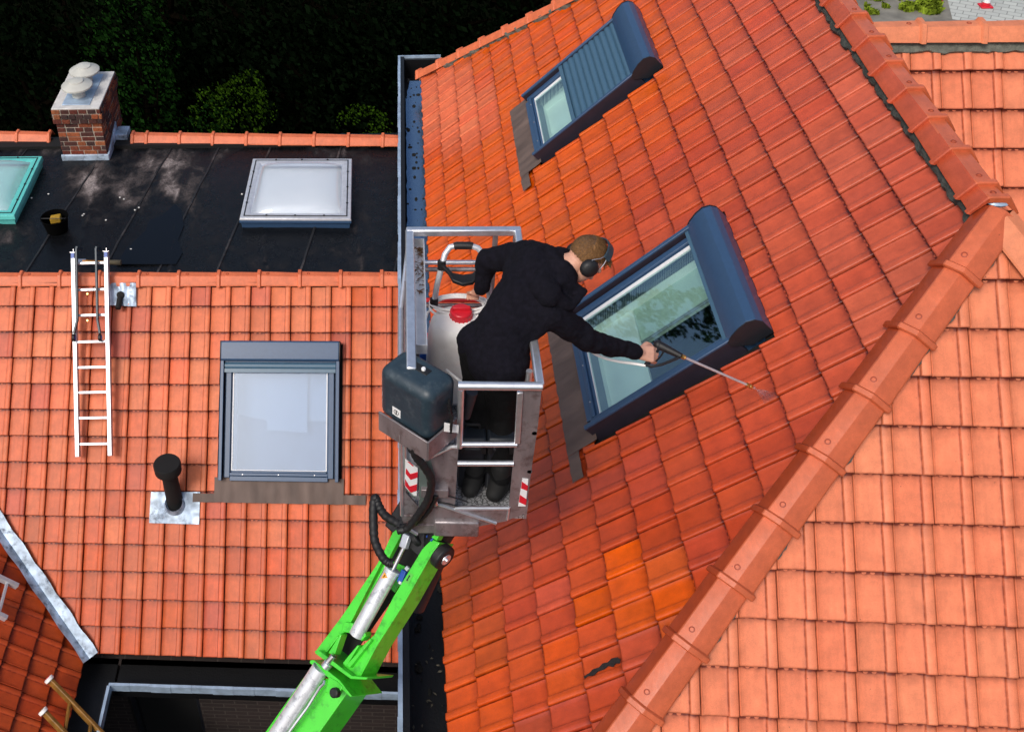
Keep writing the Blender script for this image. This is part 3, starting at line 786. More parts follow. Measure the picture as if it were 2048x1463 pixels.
# front ridge of the left house
fr = PL.P(400, 571); ry = fr.y + .075; rz = fr.z + .035
ax = Vector((1, 0, 0))
xs = [along_line(px, 548, Vector((0, ry, rz + .05)), ax) for px in (42, 764)]
spx = (xs[1] - xs[0]) / 9
print('front ridge', spx, ry, rz)
for i in range(-12, 10):
    x = xs[0] + spx * i
    x2 = min(x + spx, LX1 + .02)
    ridge_cap((x, ry, rz + random.uniform(-.003, .003)), (x2, ry, rz), (0, 0, 1), M['cap_left'], LH, wt=.07, wb=.19, ht=.075, lift=-.03)
mb = MB(); mb.mm(-8, LX1, ry - .07, ry + .07, rz - .3, rz + .0); mb.build('ridge_board', M['matt_black'], LH)
# rear ridge, interrupted by the chimney
FZ = 5.69
rr0 = Zp(0, 264, 5.80); rr1 = Zp(797, 272, 5.80); ra = (rr1 - rr0).normalized()
xr = [along_line(px, py, rr0, ra) for px, py in ((294, 267), (766, 271))]
spr = (xr[1] - xr[0]) / 7
cut0 = along_line(103, 265, rr0, ra); cut1 = along_line(266, 267, rr0, ra)
for i in range(-14, 9):
    a = xr[0] + spr * i; b = a + spr
    if i == 7: b = min(b, along_line(799, 272, rr0, ra) + .02)
    if i == 8: continue
    if a < cut1 and b > cut0:
        if b > cut1 and b - cut1 > .05: a = cut1
        elif a < cut0: b = cut0
        else: continue
    o = ridge_cap(rr0 + ra * a, rr0 + ra * b, (0, 0, 1), M['cap_left'], LH, wt=.075, wb=.19, ht=.075, lift=-.08, screw=False)
mb = MB(); mb.mm(-8, LX1, rr1.y - .02, rr1.y + .16, FZ - .1, 5.73); mb.build('ridge_board', M['matt_black'], LH)

# black felt flat roof with dried silt
m, nt, p = new_mat('roofing_felt')
at = N(nt, "ShaderNodeAttribute"); at.attribute_name = 'silt'
tc = N(nt, "ShaderNodeTexCoord")
n1 = N(nt, "ShaderNodeTexNoise"); n1.inputs['Scale'].default_value = 5; n1.inputs['Detail'].default_value = 9; n1.inputs['Roughness'].default_value = .65; n1.inputs['Distortion'].default_value = .6
n2 = N(nt, "ShaderNodeTexNoise"); n2.inputs['Scale'].default_value = 60; n2.inputs['Detail'].default_value = 6; n2.inputs['Distortion'].default_value = 1.2
for q in (n1, n2): nt.links.new(tc.outputs['Object'], q.inputs['Vector'])
ad = N(nt, "ShaderNodeMath", operation='ADD'); nt.links.new(at.outputs['Fac'], ad.inputs[0]); nt.links.new(n1.outputs[0], ad.inputs[1])
rp = N(nt, "ShaderNodeValToRGB"); e = rp.color_ramp.elements; e[0].position = .44; e[0].color = (.0045, .005, .006, 1); e[1].position = .98; e[1].color = (.27, .23, .22, 1)
e2 = rp.color_ramp.elements.new(.56); e2.color = (.014, .013, .014, 1); e3 = rp.color_ramp.elements.new(.74); e3.color = (.07, .058, .057, 1)
mr = N(nt, "ShaderNodeMath", operation='MULTIPLY'); mr.inputs[1].default_value = .8
nt.links.new(ad.outputs[0], mr.inputs[0]); nt.links.new(mr.outputs[0], rp.inputs[0])
mp2 = N(nt, "ShaderNodeMapRange"); mp2.inputs[1].default_value = .35; mp2.inputs[2].default_value = .68; mp2.inputs[3].default_value = .45; mp2.inputs[4].default_value = 1.5
nt.links.new(n2.outputs[0], mp2.inputs[0])
vm = N(nt, "ShaderNodeVectorMath", operation='SCALE'); nt.links.new(rp.outputs[0], vm.inputs[0]); nt.links.new(mp2.outputs[0], vm.inputs['Scale'])
nt.links.new(vm.outputs[0], p.inputs['Base Color'])
rg = N(nt, "ShaderNodeMapRange"); rg.inputs[1].default_value = .45; rg.inputs[2].default_value = .9; rg.inputs[3].default_value = .22; rg.inputs[4].default_value = .9
nt.links.new(ad.outputs[0], rg.inputs[0]); nt.links.new(rg.outputs[0], p.inputs['Roughness'])
p.inputs['Specular IOR Level'].default_value = .25
bp = N(nt, "ShaderNodeBump"); bp.inputs['Strength'].default_value = .7; bp.inputs['Distance'].default_value = .008; nt.links.new(n2.outputs[0], bp.inputs['Height']); nt.links.new(bp.outputs[0], p.inputs['Normal'])
M['felt'] = m
M['felt_seam'] = simple('felt_seam', (.008, .008, .009), .6, var=.6, nscale=5, bump=.6, bscale=40, dirt=(.07, .06, .058), dscale=4)
x0, x1, y0, y1 = -7.5, LX1, ry + .02, rr0.y + .05
st = .035; nx = int((x1 - x0) / st); ny = int((y1 - y0) / st)
light = [(337, 350, 75, 70, 1.0), (190, 370, 70, 50, .85), (262, 385, 80, 60, .6), (155, 330, 40, 40, .45), (450, 320, 70, 25, .35), (650, 308, 90, 18, .32), (620, 495, 60, 35, .33), (700, 430, 60, 60, .12), (60, 300, 60, 25, .55), (240, 310, 60, 30, .5), (400, 400, 40, 60, .4), (520, 490, 40, 40, .25), (740, 330, 50, 50, .22), (60, 480, 40, 40, .35), (24, 290, 40, 16, .6), (90, 300, 30, 20, .5), (12, 475, 30, 25, .55), (400, 360, 30, 100, .3), (430, 460, 60, 50, .2), (190, 440, 30, 12, .3)]
darkb = [(330, 450, 42, 55), (290, 500, 70, 30), (135, 490, 80, 40), (560, 400, 130, 95), (470, 360, 40, 50), (110, 470, 40, 40)]
VV = []; AA = []
for j in range(ny + 1):
    for i in range(nx + 1):
        x = x0 + (x1 - x0) * i / nx; y = y0 + (y1 - y0) * j / ny
        sk = x + .12 * (y - y0)
        se = abs(((sk + .3) % .93) - .465)
        z = FZ + .012 * noise.noise(Vector((x * 1.3, y * 1.3, 0))) + .004 * noise.noise(Vector((x * 9, y * 9, 0))) + (.010 if se > .45 else 0)
        px, py = pix((x, y, z))
        a = max(w_ * min(1, max(0, 1.25 - math.hypot((px - bx) / rx, (py - by) / ry_))) for bx, by, rx, ry_, w_ in light) * .72 + .10 * noise.noise(Vector((x * 2.3, y * 1.1, 4)))
        d = max(blob(px, py, bx, by, rx, ry_) for bx, by, rx, ry_ in darkb)
        mo = .62 + .9 * noise.noise(Vector((x * 5.5 + .6 * y, y * 2.2, 2))) + .5 * noise.noise(Vector((x * 16, y * 7, 5))); a = max(0, a * min(1.25, max(.1, mo)))
        VV.append((x, y, z)); AA.append(min(.75, a) - .3 * d + (.16 if se > .45 else 0))
me = bpy.data.meshes.new('flat_roof')
me.from_pydata(VV, [], [(j * (nx + 1) + i, j * (nx + 1) + i + 1, (j + 1) * (nx + 1) + i + 1, (j + 1) * (nx + 1) + i) for j in range(ny) for i in range(nx)])
a = me.attributes.new('silt', 'FLOAT', 'POINT'); a.data.foreach_set('value', np.array(AA, 'f'))
for q in me.polygons: q.use_smooth = True
link('flat_roof', me, M['felt'], LH)
mb = MB(); mb.mm(-7.5, LX1, y0, y1, FZ - .3, FZ - .03); mb.build('roof_deck', M['matt_black'], LH)
for i in range(9):
    xa = -5.9 + i * .72 + .16 * math.sin(i * 5); pts_ = [Vector((xa + .12 * (y0 + t * (y1 - y0) - y0) + .012 * noise.noise(Vector((t * 6, i, 0))), y0 + .12 + t * (y1 - y0 - .3), FZ)) for t in [k / 24 for k in range(25)]]
    mb = MB(); vs = []
    for q_ in pts_:
        zz = FZ + .012 * noise.noise(Vector((q_.x * 1.3, q_.y * 1.3, 0))) + .004 * noise.noise(Vector((q_.x * 9, q_.y * 9, 0)))
        vs += [(q_.x - .012, q_.y, zz + .002), (q_.x + .0, q_.y, zz + .009), (q_.x + .012, q_.y, zz + .009), (q_.x + .016, q_.y, zz - .002)]
    mb.add(vs, [(a4 * 4 + j, a4 * 4 + j + 1, a4 * 4 + j + 5, a4 * 4 + j + 4) for a4 in range(24) for j in range(3)]); mb.build('felt_seam', M['felt_seam'], LH)
# puddle
mb = MB(); pts = [(232, 528), (250, 500), (270, 480), (290, 462), (300, 440), (325, 430), (350, 408), (362, 420), (368, 450), (356, 480), (365, 505), (352, 528)]
mb.prism([Zp(x, y, FZ + .012) for x, y in pts], (0, 0, -.01))
m, nt, p = new_mat('puddle'); p.inputs['Base Color'].default_value = (.003, .004, .006, 1); p.inputs['Roughness'].default_value = .12; p.inputs['Specular IOR Level'].default_value = .3
M['puddle'] = m; mb.build('puddle', M['puddle'], LH)

# chimney
CH = dict(x0=Zp(115, 308, FZ).x, x1=Zp(218, 310, FZ).x)
cz1 = FZ + .64
tl = Zp(99, 220, cz1); tr = Zp(200, 222, cz1); bk = Zp(230, 143, cz1)
cx0_, cx1_ = tl.x + .03, tr.x - .03; cy0_, cy1_ = (tl.y + tr.y) / 2 + .03, bk.y - .03
print('chimney', cx0_, cx1_, cy0_, cy1_, CH)
m, nt, p = new_mat('old_brick')
at = N(nt, "ShaderNodeAttribute"); at.attribute_name = 'tcol'
tc = N(nt, "ShaderNodeTexCoord"); n1 = N(nt, "ShaderNodeTexNoise"); n1.inputs['Scale'].default_value = 60; n1.inputs['Detail'].default_value = 6; nt.links.new(tc.outputs['Object'], n1.inputs['Vector'])
mr = N(nt, "ShaderNodeMapRange"); mr.inputs[1].default_value = .3; mr.inputs[2].default_value = .7; mr.inputs[3].default_value = .6; mr.inputs[4].default_value = 1.35; nt.links.new(n1.outputs[0], mr.inputs[0])
vm = N(nt, "ShaderNodeVectorMath", operation='SCALE'); nt.links.new(at.outputs['Color'], vm.inputs[0]); nt.links.new(mr.outputs[0], vm.inputs['Scale']); nt.links.new(vm.outputs[0], p.inputs['Base Color'])
p.inputs['Roughness'].default_value = .9
bp = N(nt, "ShaderNodeBump"); bp.inputs['Strength'].default_value = .6; bp.inputs['Distance'].default_value = .006; nt.links.new(n1.outputs[0], bp.inputs['Height']); nt.links.new(bp.outputs[0], p.inputs['Normal'])
M['old_brick'] = m
mb = MB(); cols = []
rows = 11; rh = .64 / rows
def bcol(r):
    c = random.choice([(.17, .035, .015), (.10, .02, .012), (.2, .048, .018), (.07, .02, .015), (.26, .07, .025), (.05, .022, .02)])
    return jit(c, .12)
for r in range(rows):
    cz = FZ + rh * (r + .5)
    grow = {10: .018, 9: .03, 8: .022}.get(r, 0)
    X0, X1, Y0, Y1 = cx0_ - grow, cx1_ + grow, cy0_ - grow, cy1_ + grow
    bl = .155 if r % 2 else .1
    for side in range(4):
        La = (X1 - X0) if side in (0, 2) else (Y1 - Y0); x = -(.06 if r % 2 else 0)
        while x < La - .01:
            l = random.choice([bl, bl, .1, .155]) if r != 9 else .085
            a0, a1 = max(0, x) + .005, min(La, x + l) - .005
            if La - a1 < .04: a1 = La - .0
            if a1 - a0 > .02:
                j_ = random.uniform(-.003, .004); hz = rh / 2 - .0045
                if side == 0: mb.mm(X0 + a0, X0 + a1, Y0 - j_, Y0 + .07, cz - hz, cz + hz)
                elif side == 2: mb.mm(X0 + a0, X0 + a1, Y1 - .07, Y1 + j_, cz - hz, cz + hz)
                elif side == 1: mb.mm(X1 - .07, X1 + j_, Y0 + a0 + .002, Y0 + a1 - .002, cz - hz, cz + hz)
                else: mb.mm(X0 - j_, X0 + .07, Y0 + a0 + .002, Y0 + a1 - .002, cz - hz, cz + hz)
                c = bcol(r); cols += [(*c, 1)] * 8
            x += l
            if a1 >= La - .001: break
me = bpy.data.meshes.new('chimney'); me.from_pydata(mb.v, [], mb.f)
a = me.color_attributes.new('tcol', 'FLOAT_COLOR', 'POINT'); a.data.foreach_set('color', np.array(cols, 'f').ravel())
chim = link('chimney', me, M['old_brick'], LH)
b = chim.modifiers.new('bevel', 'BEVEL'); b.width = .004; b.segments = 2
M['lime'] = simple('lime_mortar', (.42, .36, .29), .95, var=.2, nscale=30, bump=.5)
mb = MB(); mb.mm(cx0_ + .006, cx1_ - .006, cy0_ + .006, cy1_ - .006, FZ, FZ + 8 * rh); mb.mm(cx0_ - .012, cx1_ + .012, cy0_ - .012, cy1_ + .012, FZ + 8 * rh, cz1 - .004)
mb.build('mortar', M['lime'], chim)
mb = MB(); mb.mm(cx0_ - .012, cx1_ + .012, cy0_ - .012, cy1_ + .012, cz1 - .004, cz1 + .012); mb.build('chimney_cap', M['concrete'], chim, bevel=.006)
for (px, py) in ((153, 167), (168, 137)):
    c = Zp(px, py, cz1 + .17); d = (c.x, c.y, cz1 + .012)
    mb = MB(); mb.box((c.x + .01, c.y - .03, cz1 + .018), .155, .175, .004); mb.build('cowl_plate', M['zinc'], chim, bevel=.002)
    mb = MB(); mb.lathe(d, [(.075, 0), (.075, .03), (.06, .045), (.06, .10), (.16, .115), (.172, .125), (.172, .142), (.155, .152), (.085, .185), (.082, .195), (.06, .203), (.0005, .206)], n=32, cap=False)
    mb.build('chimney_cowl', M['terra_grey'], chim)
# lead apron round the chimney foot
mb = MB(); mb.mm(cx0_ - .012, cx1_ + .02, cy0_ - .03, cy0_ - .004, FZ - .0, FZ + .075); mb.prism([(cx1_ + .003, cy0_ - .01, FZ), (cx1_ + .003, cy0_ + .5, FZ), (cx1_ + .003, cy0_ + .5, FZ + .2), (cx1_ + .003, cy0_ - .01, FZ + .07)], (.02, 0, 0))
mb.build('chimney_flashing', M['lead_blue'], chim, bevel=.006)
mb = MB(); mb.mm(cx1_ + .022, cx1_ + .16, rr0.y - .1, rr0.y + .1, 5.73, 5.80); mb.build('lead_saddle', M['lead_blue'], chim, bevel=.006)
mb = MB(); mb.mm(cx0_ - .06, cx0_ - .003, rr0.y - .09, rr0.y + .09, 5.73, 5.80)
mb.build('chimney_flashing', M['lead_blue'], chim, bevel=.006)

# dome skylights on the flat roof
def dome_light(c4, zt, frame_m, dome_m, label):
    """c4: the four upper corners of the kerb"""
    c4 = [Vector(c) for c in c4]; cen = sum(c4, Vector()) / 4
    def ring(s, z): return [Vector((cen.x + (c.x - cen.x) * s, cen.y + (c.y - cen.y) * s, z)) for c in c4]
    def loft(mb, rings, close=False):
        k = len(mb.v); mb.v += [tuple(v) for r in rings for v in r]
        for i in range(len(rings) - 1):
            for q in range(4): mb.f.append((k + i * 4 + q, k + i * 4 + (q + 1) % 4, k + i * 4 + 4 + (q + 1) % 4, k + i * 4 + 4 + q))
    mb = MB(); loft(mb, [ring(.96, FZ - .02), ring(.975, zt - .04), ring(1.0, zt - .03), ring(.99, zt), ring(.93, zt), ring(.93, FZ - .25)])
    base = mb.build('skylight', M['clad'] if frame_m is M['alu_white'] else frame_m, LH, bevel=.004)
    mb = MB(); loft(mb, [ring(.995, zt + .001), ring(.985, zt + .022), ring(.86, zt + .028), ring(.80, zt + .012), ring(.80, zt - .01)]); mb.build('skylight_frame', frame_m, base, bevel=.004)
    mb = MB(); loft(mb, [ring(.925, zt + .026), ring(.925, zt + .0295), ring(.905, zt + .0295), ring(.905, zt + .026)]); mb.build('seal', M['black'], base)
    for e0 in range(4):
        for t in (.22, .5, .78):
            a_ = ring(.915, zt + .03); p_ = a_[e0].lerp(a_[(e0 + 1) % 4], t); s_ = MB(); s_.lathe(p_, [(.011, 0), (.011, .006), (.004, .008)], n=10); s_.build('screw', M['black'], base)
    n = 22; vs = []
    for j in range(n + 1):
        for i in range(n + 1):
            a_, b_ = i / n, j / n; r_ = ring(.815, zt + .01)
            p_ = r_[0].lerp(r_[1], a_).lerp(r_[3].lerp(r_[2], a_), b_)
            h = (1 - abs(2 * a_ - 1) ** 3.2) * (1 - abs(2 * b_ - 1) ** 3.2)
            vs.append((p_.x, p_.y, p_.z + .13 * h ** .6))
    mb = MB(); mb.add(vs, [(j * (n + 1) + i, j * (n + 1) + i + 1, (j + 1) * (n + 1) + i + 1, (j + 1) * (n + 1) + i) for j in range(n) for i in range(n)])
    mb.build('dome', dome_m, base)
    mb = MB(); r_ = ring(.92, zt - .06); mb.prism(r_, (0, 0, -.02)); mb.build('shaft_lining', M['inner_white'], base)
    return base
zs = FZ + .10
sk1 = dome_light([Zp(478, 441, zs), Zp(703, 442, zs), Zp(705, 320, zs), Zp(505, 320, zs)], zs, M['alu_white'], M['dome'], '')
rgt = Zp(80, 315, zs); rgb = Zp(30, 435, zs)
sk2 = dome_light([rgb + Vector((-1.12, 0, 0)), rgb, Vector((rgb.x, rgt.y, zs)), Vector((rgb.x - 1.12, rgt.y, zs))], zs, M['green_frame'], M['dome_green'], '')
tag(sk1, 'white framed skylight with a clear dome'); tag(sk2, 'turquoise skylight cut by the picture edge')
# small stones lying on the felt
mb = MB()
for px, py in ((484, 388), (63, 396), (270, 420), (168, 428), (165, 431), (212, 440), (240, 395), (248, 398), (278, 415), (97, 388), (262, 498)):
    c = Zp(px, py, FZ + .01); mb.ell(c, .012, .009, .008, n=7, m=5)
mb.build('pebbles', M['concrete'], LH)

# vents
def vent_pipe(): 
    b0 = PL.P(350, 1008); t0 = Zp(333, 925, b0.z + .47)
    b0 = Vector((b0.x, b0.y, b0.z)); t = Vector((b0.x, b0.y, b0.z + .48))
    mb = MB(); mb.tube(b0 + Vector((0, .02, -.05)), t, .078, .07, 28)
    o = mb.build('vent_pipe', M['matt_black'], LH)
    mb = MB(); mb.lathe(t, [(.07, -.03), (.122, -.015), (.124, .07), (.116, .084), (.0005, .086)], n=32, cap=False); mb.build('vent_cap', M['matt_black'], o)
    k = 26; pts = [(302, 983), (400, 983), (398, 1048), (298, 1045)]
    q = [PL.P(x, y, .012) for x, y in pts]; vs = []; fs = []
    for j in range(k + 1):
        for i in range(k + 1):
            p_ = q[0].lerp(q[1], i / k).lerp(q[3].lerp(q[2], i / k), j / k)
            vs.append(p_ + PL.n * (.006 * math.sin(i / k * 12) + .004 * noise.noise(p_ * 20)))
    for j in range(k):
        for i in range(k): fs.append((j * (k + 1) + i, j * (k + 1) + i + 1, (j + 1) * (k + 1) + i + 1, (j + 1) * (k + 1) + i))
    mb = MB(); mb.add(vs, fs); mb.lathe(b0 + PL.n * .0, [(.105, 0), (.084, .06), (.08, .065)], (PL.n + Vector((0, 0, .6))).normalized(), 24, cap=False)
    mb.build('vent_flashing', M['lead_blue'], o)
    return o
vent_pipe()
k = 22; q = [PL.P(x, y, .014) for x, y in ((219, 566), (272, 566), (273, 613), (219, 610))]; vs = []; fs = []
for j in range(k + 1):
    for i in range(k + 1):
        p_ = q[0].lerp(q[1], i / k).lerp(q[3].lerp(q[2], i / k), j / k)
        vs.append(p_ + PL.n * (.012 * abs(math.sin(i / k * 9)) + .008 * noise.noise(p_ * 25)))
for j in range(k):
    for i in range(k): fs.append((j * (k + 1) + i, j * (k + 1) + i + 1, (j + 1) * (k + 1) + i + 1, (j + 1) * (k + 1) + i))
mb = MB(); mb.add(vs, fs); lf = mb.build('lead_patch', M['lead_blue'], LH)
pb = PL.P(241, 590, .03); mb = MB(); mb.tube(pb, PL.P(236, 617, .075), .026, .026, 20); mb.lathe(pb - PL.n * .02, [(.04, 0), (.034, .04), (.02, .045)], PL.n, 20); mb.build('vent_stub', M['matt_black'], lf)

# gutters round the court and the walls below them
eL = PL.W(0, -14 * PL.g); zL = eL.z - .06
yr = Zp(500, 1376, zL).y; xg = Zp(217, 1369, zL).x
mb = MB(); mb.mm(xg + .012, LX1, yr + .012, eL.y + .12, zL - .22, zL - .2); mb.mm(xg + .012, LX1, yr + .012, yr + .03, zL - .2, zL - .01); mb.mm(xg + .012, LX1, yr + .07, yr + .1, zL - .2, zL - .13)
mb.mm(PM.O.x - .15, xg - .012, -1, eL.y + .12, zL - .22, zL - .2); mb.mm(xg - .03, xg - .012, -1, yr + .012, zL - .2, zL - .01)
g2 = mb.build('gutter', M['lining'], LH)
mb = MB()
n_ = 14
for i in range(n_):
    a0 = xg + (LX1 - .02 - xg) * i / n_; a1 = xg + (LX1 - .02 - xg) * (i + 1) / n_; wv = .003 * math.sin(i * 2.1)
    mb.mm(a0, a1 - .002, yr - .014 + wv, yr + .012, zL - .09, zL + .003 + .001 * (i % 2))
mb.mm(xg - .012, xg + .014, -1, yr - .016, zL - .09, zL + .004)
mb.build('gutter_rim', M['zinc'], g2)
wy = eL.y + .06
mb = MB()
wl = Yp(254, 1392, wy).x; wr = Yp(396, 1390, wy).x; wt = zL - .42
mb.mm(PM.O.x - .1, wl, wy, wy + .25, 0, zL - .2); mb.mm(wr, LX1, wy, wy + .25, 0, zL - .2); mb.mm(wl, wr, wy, wy + .25, wt, zL - .2); mb.mm(wl, wr, wy, wy + .25, 0, wt - 1.6)
wll = mb.build('wall', M['wall_brick'], LH)
mb = MB(); mb.mm(wl, wr, wy + .12, wy + .14, wt - 1.6, wt); wn = mb.build('window', M['dark'], LH)
mb = MB(); mb.mm(wl, wl + .05, wy + .06, wy + .12, wt - 1.6, wt); mb.mm(wr - .05, wr, wy + .06, wy + .12, wt - 1.6, wt); mb.mm(wl + .05, wr - .05, wy + .06, wy + .12, wt - .05, wt)
mb.build('window_frame', M['clad_dark'], wn)
mb = MB(); mb.mm(PM.O.x - 2, PM.O.x - .1, -1, wy, 0, zL - .2); mb.build('wall', M['wall_brick_y'], LH)
mb = MB(); mb.mm(-7.5, LX1 - .05, wy + .25, y1 + .1, 0, FZ - .35 if False else zL - .25); mb.mm(-7.5, LX1 - .05, ry + .1, y1 + .1, zL - .25, FZ - .31); mb.build('wall', M['wall_brick'], LH)

# ------------------------------------------------------------------ roof windows
def roof_window(pl, bx, parent, shut=0, kind='A', apron=(0, .25), label=None):
    u0, u1, v0, v1 = bx; Mx = pl.M
    def T(mb, name, m, par, bev=0): 
        o = mb.build(name, m, par, bev, Mx.copy()); return o
    ins_ = .045
    a, b = u0 + ins_, u1 - ins_
    # cladding: tall side rails, low ledges, bottom piece
    mb = MB(); hs = .10
    for s, e in ((a, 1), (b, -1)):
        mb.mm(min(s, s + e * .032), max(s, s + e * .032), v0 + .002, v1 - .17, hs - .016, hs)
        mb.mm(min(s + e * .032, s + e * .05), max(s + e * .032, s + e * .05), v0 + .03, v1 - .17, -.09, .012)
        mb.mm(min(s + e * .05, s + e * .10), max(s + e * .05, s + e * .10), v0 + .03, v1 - .17, -.09, .058)
        mb.mm(min(s + e * .10, s + e * .112), max(s + e * .10, s + e * .112), v0 + .08, v1 - .17, -.09, .036)
    mb.mm(a + .1, b - .1, v0, v0 + .045, -.09, .05); mb.mm(a + .1, b - .1, v0 + .048, v0 + .075, -.09, .062); mb.mm(a + .112, b - .112, v0 + .075, v0 + .095, -.09, .045)
    mb.mm(a + .034, b - .034, v1 - .2, v1 - .02, -.09, .07)
    fr = T(mb, 'roof_window', M['clad'], parent, .004)
    for s, e in ((a, 1), (b, -1)):
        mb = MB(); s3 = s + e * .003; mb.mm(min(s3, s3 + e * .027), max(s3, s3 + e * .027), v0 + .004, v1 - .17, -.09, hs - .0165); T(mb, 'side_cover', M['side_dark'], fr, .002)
    if label: fr['label'] = label
    # sash screws
    for t in (.2, .5, .8): mb = MB(); mb.lathe((a + (b - a) * t, v0 + .06, .062), [(.006, 0), (.005, .003)], n=10); T(mb, 'screw', M['steel'], fr)
    # pane and glazing bead
    mb = MB(); mb.mm(a + .118, b - .118, v0 + .098, v1 - .185, .028, .034); T(mb, 'pane', M['glass_blue'] if kind == 'L' else M['glass'], fr)
    mb = MB(); 
    wb_ = .03 if kind == 'A' else .008
    mb.mm(a + .112, a + .112 + wb_, v0 + .095, v1 - .18, .02, .038); mb.mm(b - .120, b - .112, v0 + .095, v1 - .18, .02, .036); mb.mm(a + .112 + wb_, b - .12, v0 + .095, v0 + .101, .02, .037); mb.mm(a + .112 + wb_, b - .12, v1 - .235 if kind == 'A' else v1 - .2, v1 - .222 if kind == 'A' else v1 - .19, .02, .039)
    T(mb, 'glazing_bead', M['white_pt'] , fr)
    # plaster reveal and room
    dz = -.16 if kind == 'A' else -.30
    mb = MB(); mb.mm(a + .09, a + .112, v0 + .07, v1 - .17, dz, .02); mb.mm(b - .112, b - .09, v0 + .07, v1 - .17, dz, .02); mb.mm(a + .112, b - .112, v0 + .07, v0 + .093, dz, .02); mb.mm(a + .112, b - .112, v1 - .19, v1 - .17, dz, .02)
    T(mb, 'reveal', M['inner_white'], fr)
    if kind == 'A':
        mb = MB(); mb.mm(a - .2, b + .2, v0 - .3, v1, dz - .75, dz - .73); T(mb, 'room_floor', M['inner_dark'], fr)
        # partition wall seen through the pane
        mb = MB(); mb.mm(a + .112, b - .112, v0 + .093, v0 + .40, dz, dz + .02); T(mb, 'inner_sill', M['inner_white'], fr)
        mb = MB(); mb.mm(a + .112, a + .47, v0 + .402, v1 - .19, dz - .012, dz + .008); T(mb, 'side_lining', M['inner_green'], fr)
        mb = MB(); mb.mm(a + .445, a + .452, v0 + .402, v1 - .19, dz + .009, dz + .02); mb.mm(a + .462, a + .47, v0 + .402, v1 - .19, dz + .009, dz + .02); T(mb, 'trim_strip', M['board'], fr)
        mb = MB(); mb.mm(b - .3, b - .285, v0 + .34, v1 - .19, dz - .73, dz - .1); mb.mm(a - .2, b + .2, v1, v1 + .02, dz - .75, dz); mb.mm(a - .2, b + .2, v0 - .32, v0 - .3, dz - .75, dz); mb.mm(a - .22, a - .2, v0 - .3, v1, dz - .75, dz); mb.mm(b + .2, b + .22, v0 - .3, v1, dz - .75, dz)
        T(mb, 'room_wall', M['inner_dark'], fr)
    else:
        mb = MB(); mb.mm(a + .1, b - .1, v0 + .08, v1 - .18, dz - .02, dz); T(mb, 'room_floor', M['inner_grey'], fr)
        mb = MB(); c_ = a + .37; mb.prism([(c_ + .04, v0 + .47, dz + .1), (c_ + .42, v0 + .45, dz + .1), (c_ + .42, v1 - .18, dz + .1), (c_ + .02, v1 - .18, dz + .1)], (0, 0, .008)); T(mb, 'white_board', M['board'], fr)
        mb = MB(); mb.prism([(a + .112, v0 + .62, dz + .05), (c_ + .04, v0 + .56, dz + .05), (c_ + .04, v1 - .18, dz + .05), (a + .112, v1 - .18, dz + .05)], (0, 0, .008)); mb.prism([(c_ + .42, v0 + .56, dz + .05), (b - .112, v0 + .56, dz + .05), (b - .112, v1 - .18, dz + .05), (c_ + .42, v1 - .18, dz + .05)], (0, 0, .008)); T(mb, 'inner_wall', M['board'], fr)
    # shutter housing
    pr = [(v1 - .215, .05), (v1 - .212, .088), (v1 - .17, .115), (v1 - .11, .138), (v1 - .05, .146), (v1 - .005, .126), (v1 + .018, .085), (v1 + .018, -.02), (v1 - .12, -.02)] if kind == 'A' else \
         [(v1 - .19, .05), (v1 - .186, .112), (v1 - .17, .124), (v1 - .09, .128), (v1 - .012, .124), (v1 + .0, .11), (v1 + .0, -.05), (v1 - .12, -.05)]
    mb = MB(.3); mb.prism([(a + .004, y, z) for y, z in pr], (b - a - .008, 0, 0)); sb = T(mb, 'shutter_box', M['clad'], fr, .006)
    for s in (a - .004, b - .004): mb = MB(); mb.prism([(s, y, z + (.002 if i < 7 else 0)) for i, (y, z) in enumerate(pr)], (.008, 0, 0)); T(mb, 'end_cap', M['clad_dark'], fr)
    # slatted shutter
    vs_ = v1 - .2; n = max(0, int(shut / .058))
    if kind == 'L': n = 1
    mb = MB(); sh = .058; k = 10; vs = []; fs = []; lo = vs_ - sh * n - .03
    tot = n * k
    for i in range(tot + 1):
        y = vs_ - sh * i / k; z = .070 + .014 * abs(math.sin(math.pi * (i / k))) ** .6
        vs += [(a + .036, y, z), (b - .036, y, z)]
    fs = [(2 * i, 2 * i + 1, 2 * i + 3, 2 * i + 2) for i in range(tot)]
    mb.add(vs, fs); mb.mm(a + .036, b - .036, lo - .005, vs_ - sh * n, .064, .086); T(mb, 'shutter', M['shut'], fr)
    # lead apron below
    k = 40; vs = []; fs = []; a0, b0 = u0 - apron[0] * .0 - (.0 if kind == 'A' else .0), u1
    def sheet(ua, ub, va, vb, hh, nm):
        kx = max(2, int((ub - ua) / .02)); ky = max(2, int((vb - va) / .02)); vs = []; fs = []
        for j in range(ky + 1):
            for i in range(kx + 1):
                x = ua + (ub - ua) * i / kx; y = va + (vb - va) * j / ky
                e = .006 * noise.noise(Vector((x * 14, 0, 5))) if j == 0 else 0
                vs.append((x, y + e, hh + .005 * noise.noise(Vector((x * 12, y * 8, 0))) + .002 * math.sin(x * 60)))
        for j in range(ky):
            for i in range(kx): q = j * (kx + 1) + i; fs.append((q, q + 1, q + kx + 2, q + kx + 1))
        mb = MB(); mb.add(vs, fs); return T(mb, nm, M['lead_brown'], fr)
    sheet(u0 + .0, u1, v0 - .20, v0 + .03, .020, 'lead_apron')
    sheet(u1 + .0, u1 + apron[1], v0 - .20, v0 - .20 + .085, .018, 'lead_apron')
    if apron[0]: sheet(u0 - apron[0], u0 - .0, v0 - .20, v0 - .20 + .08, .018, 'lead_apron')
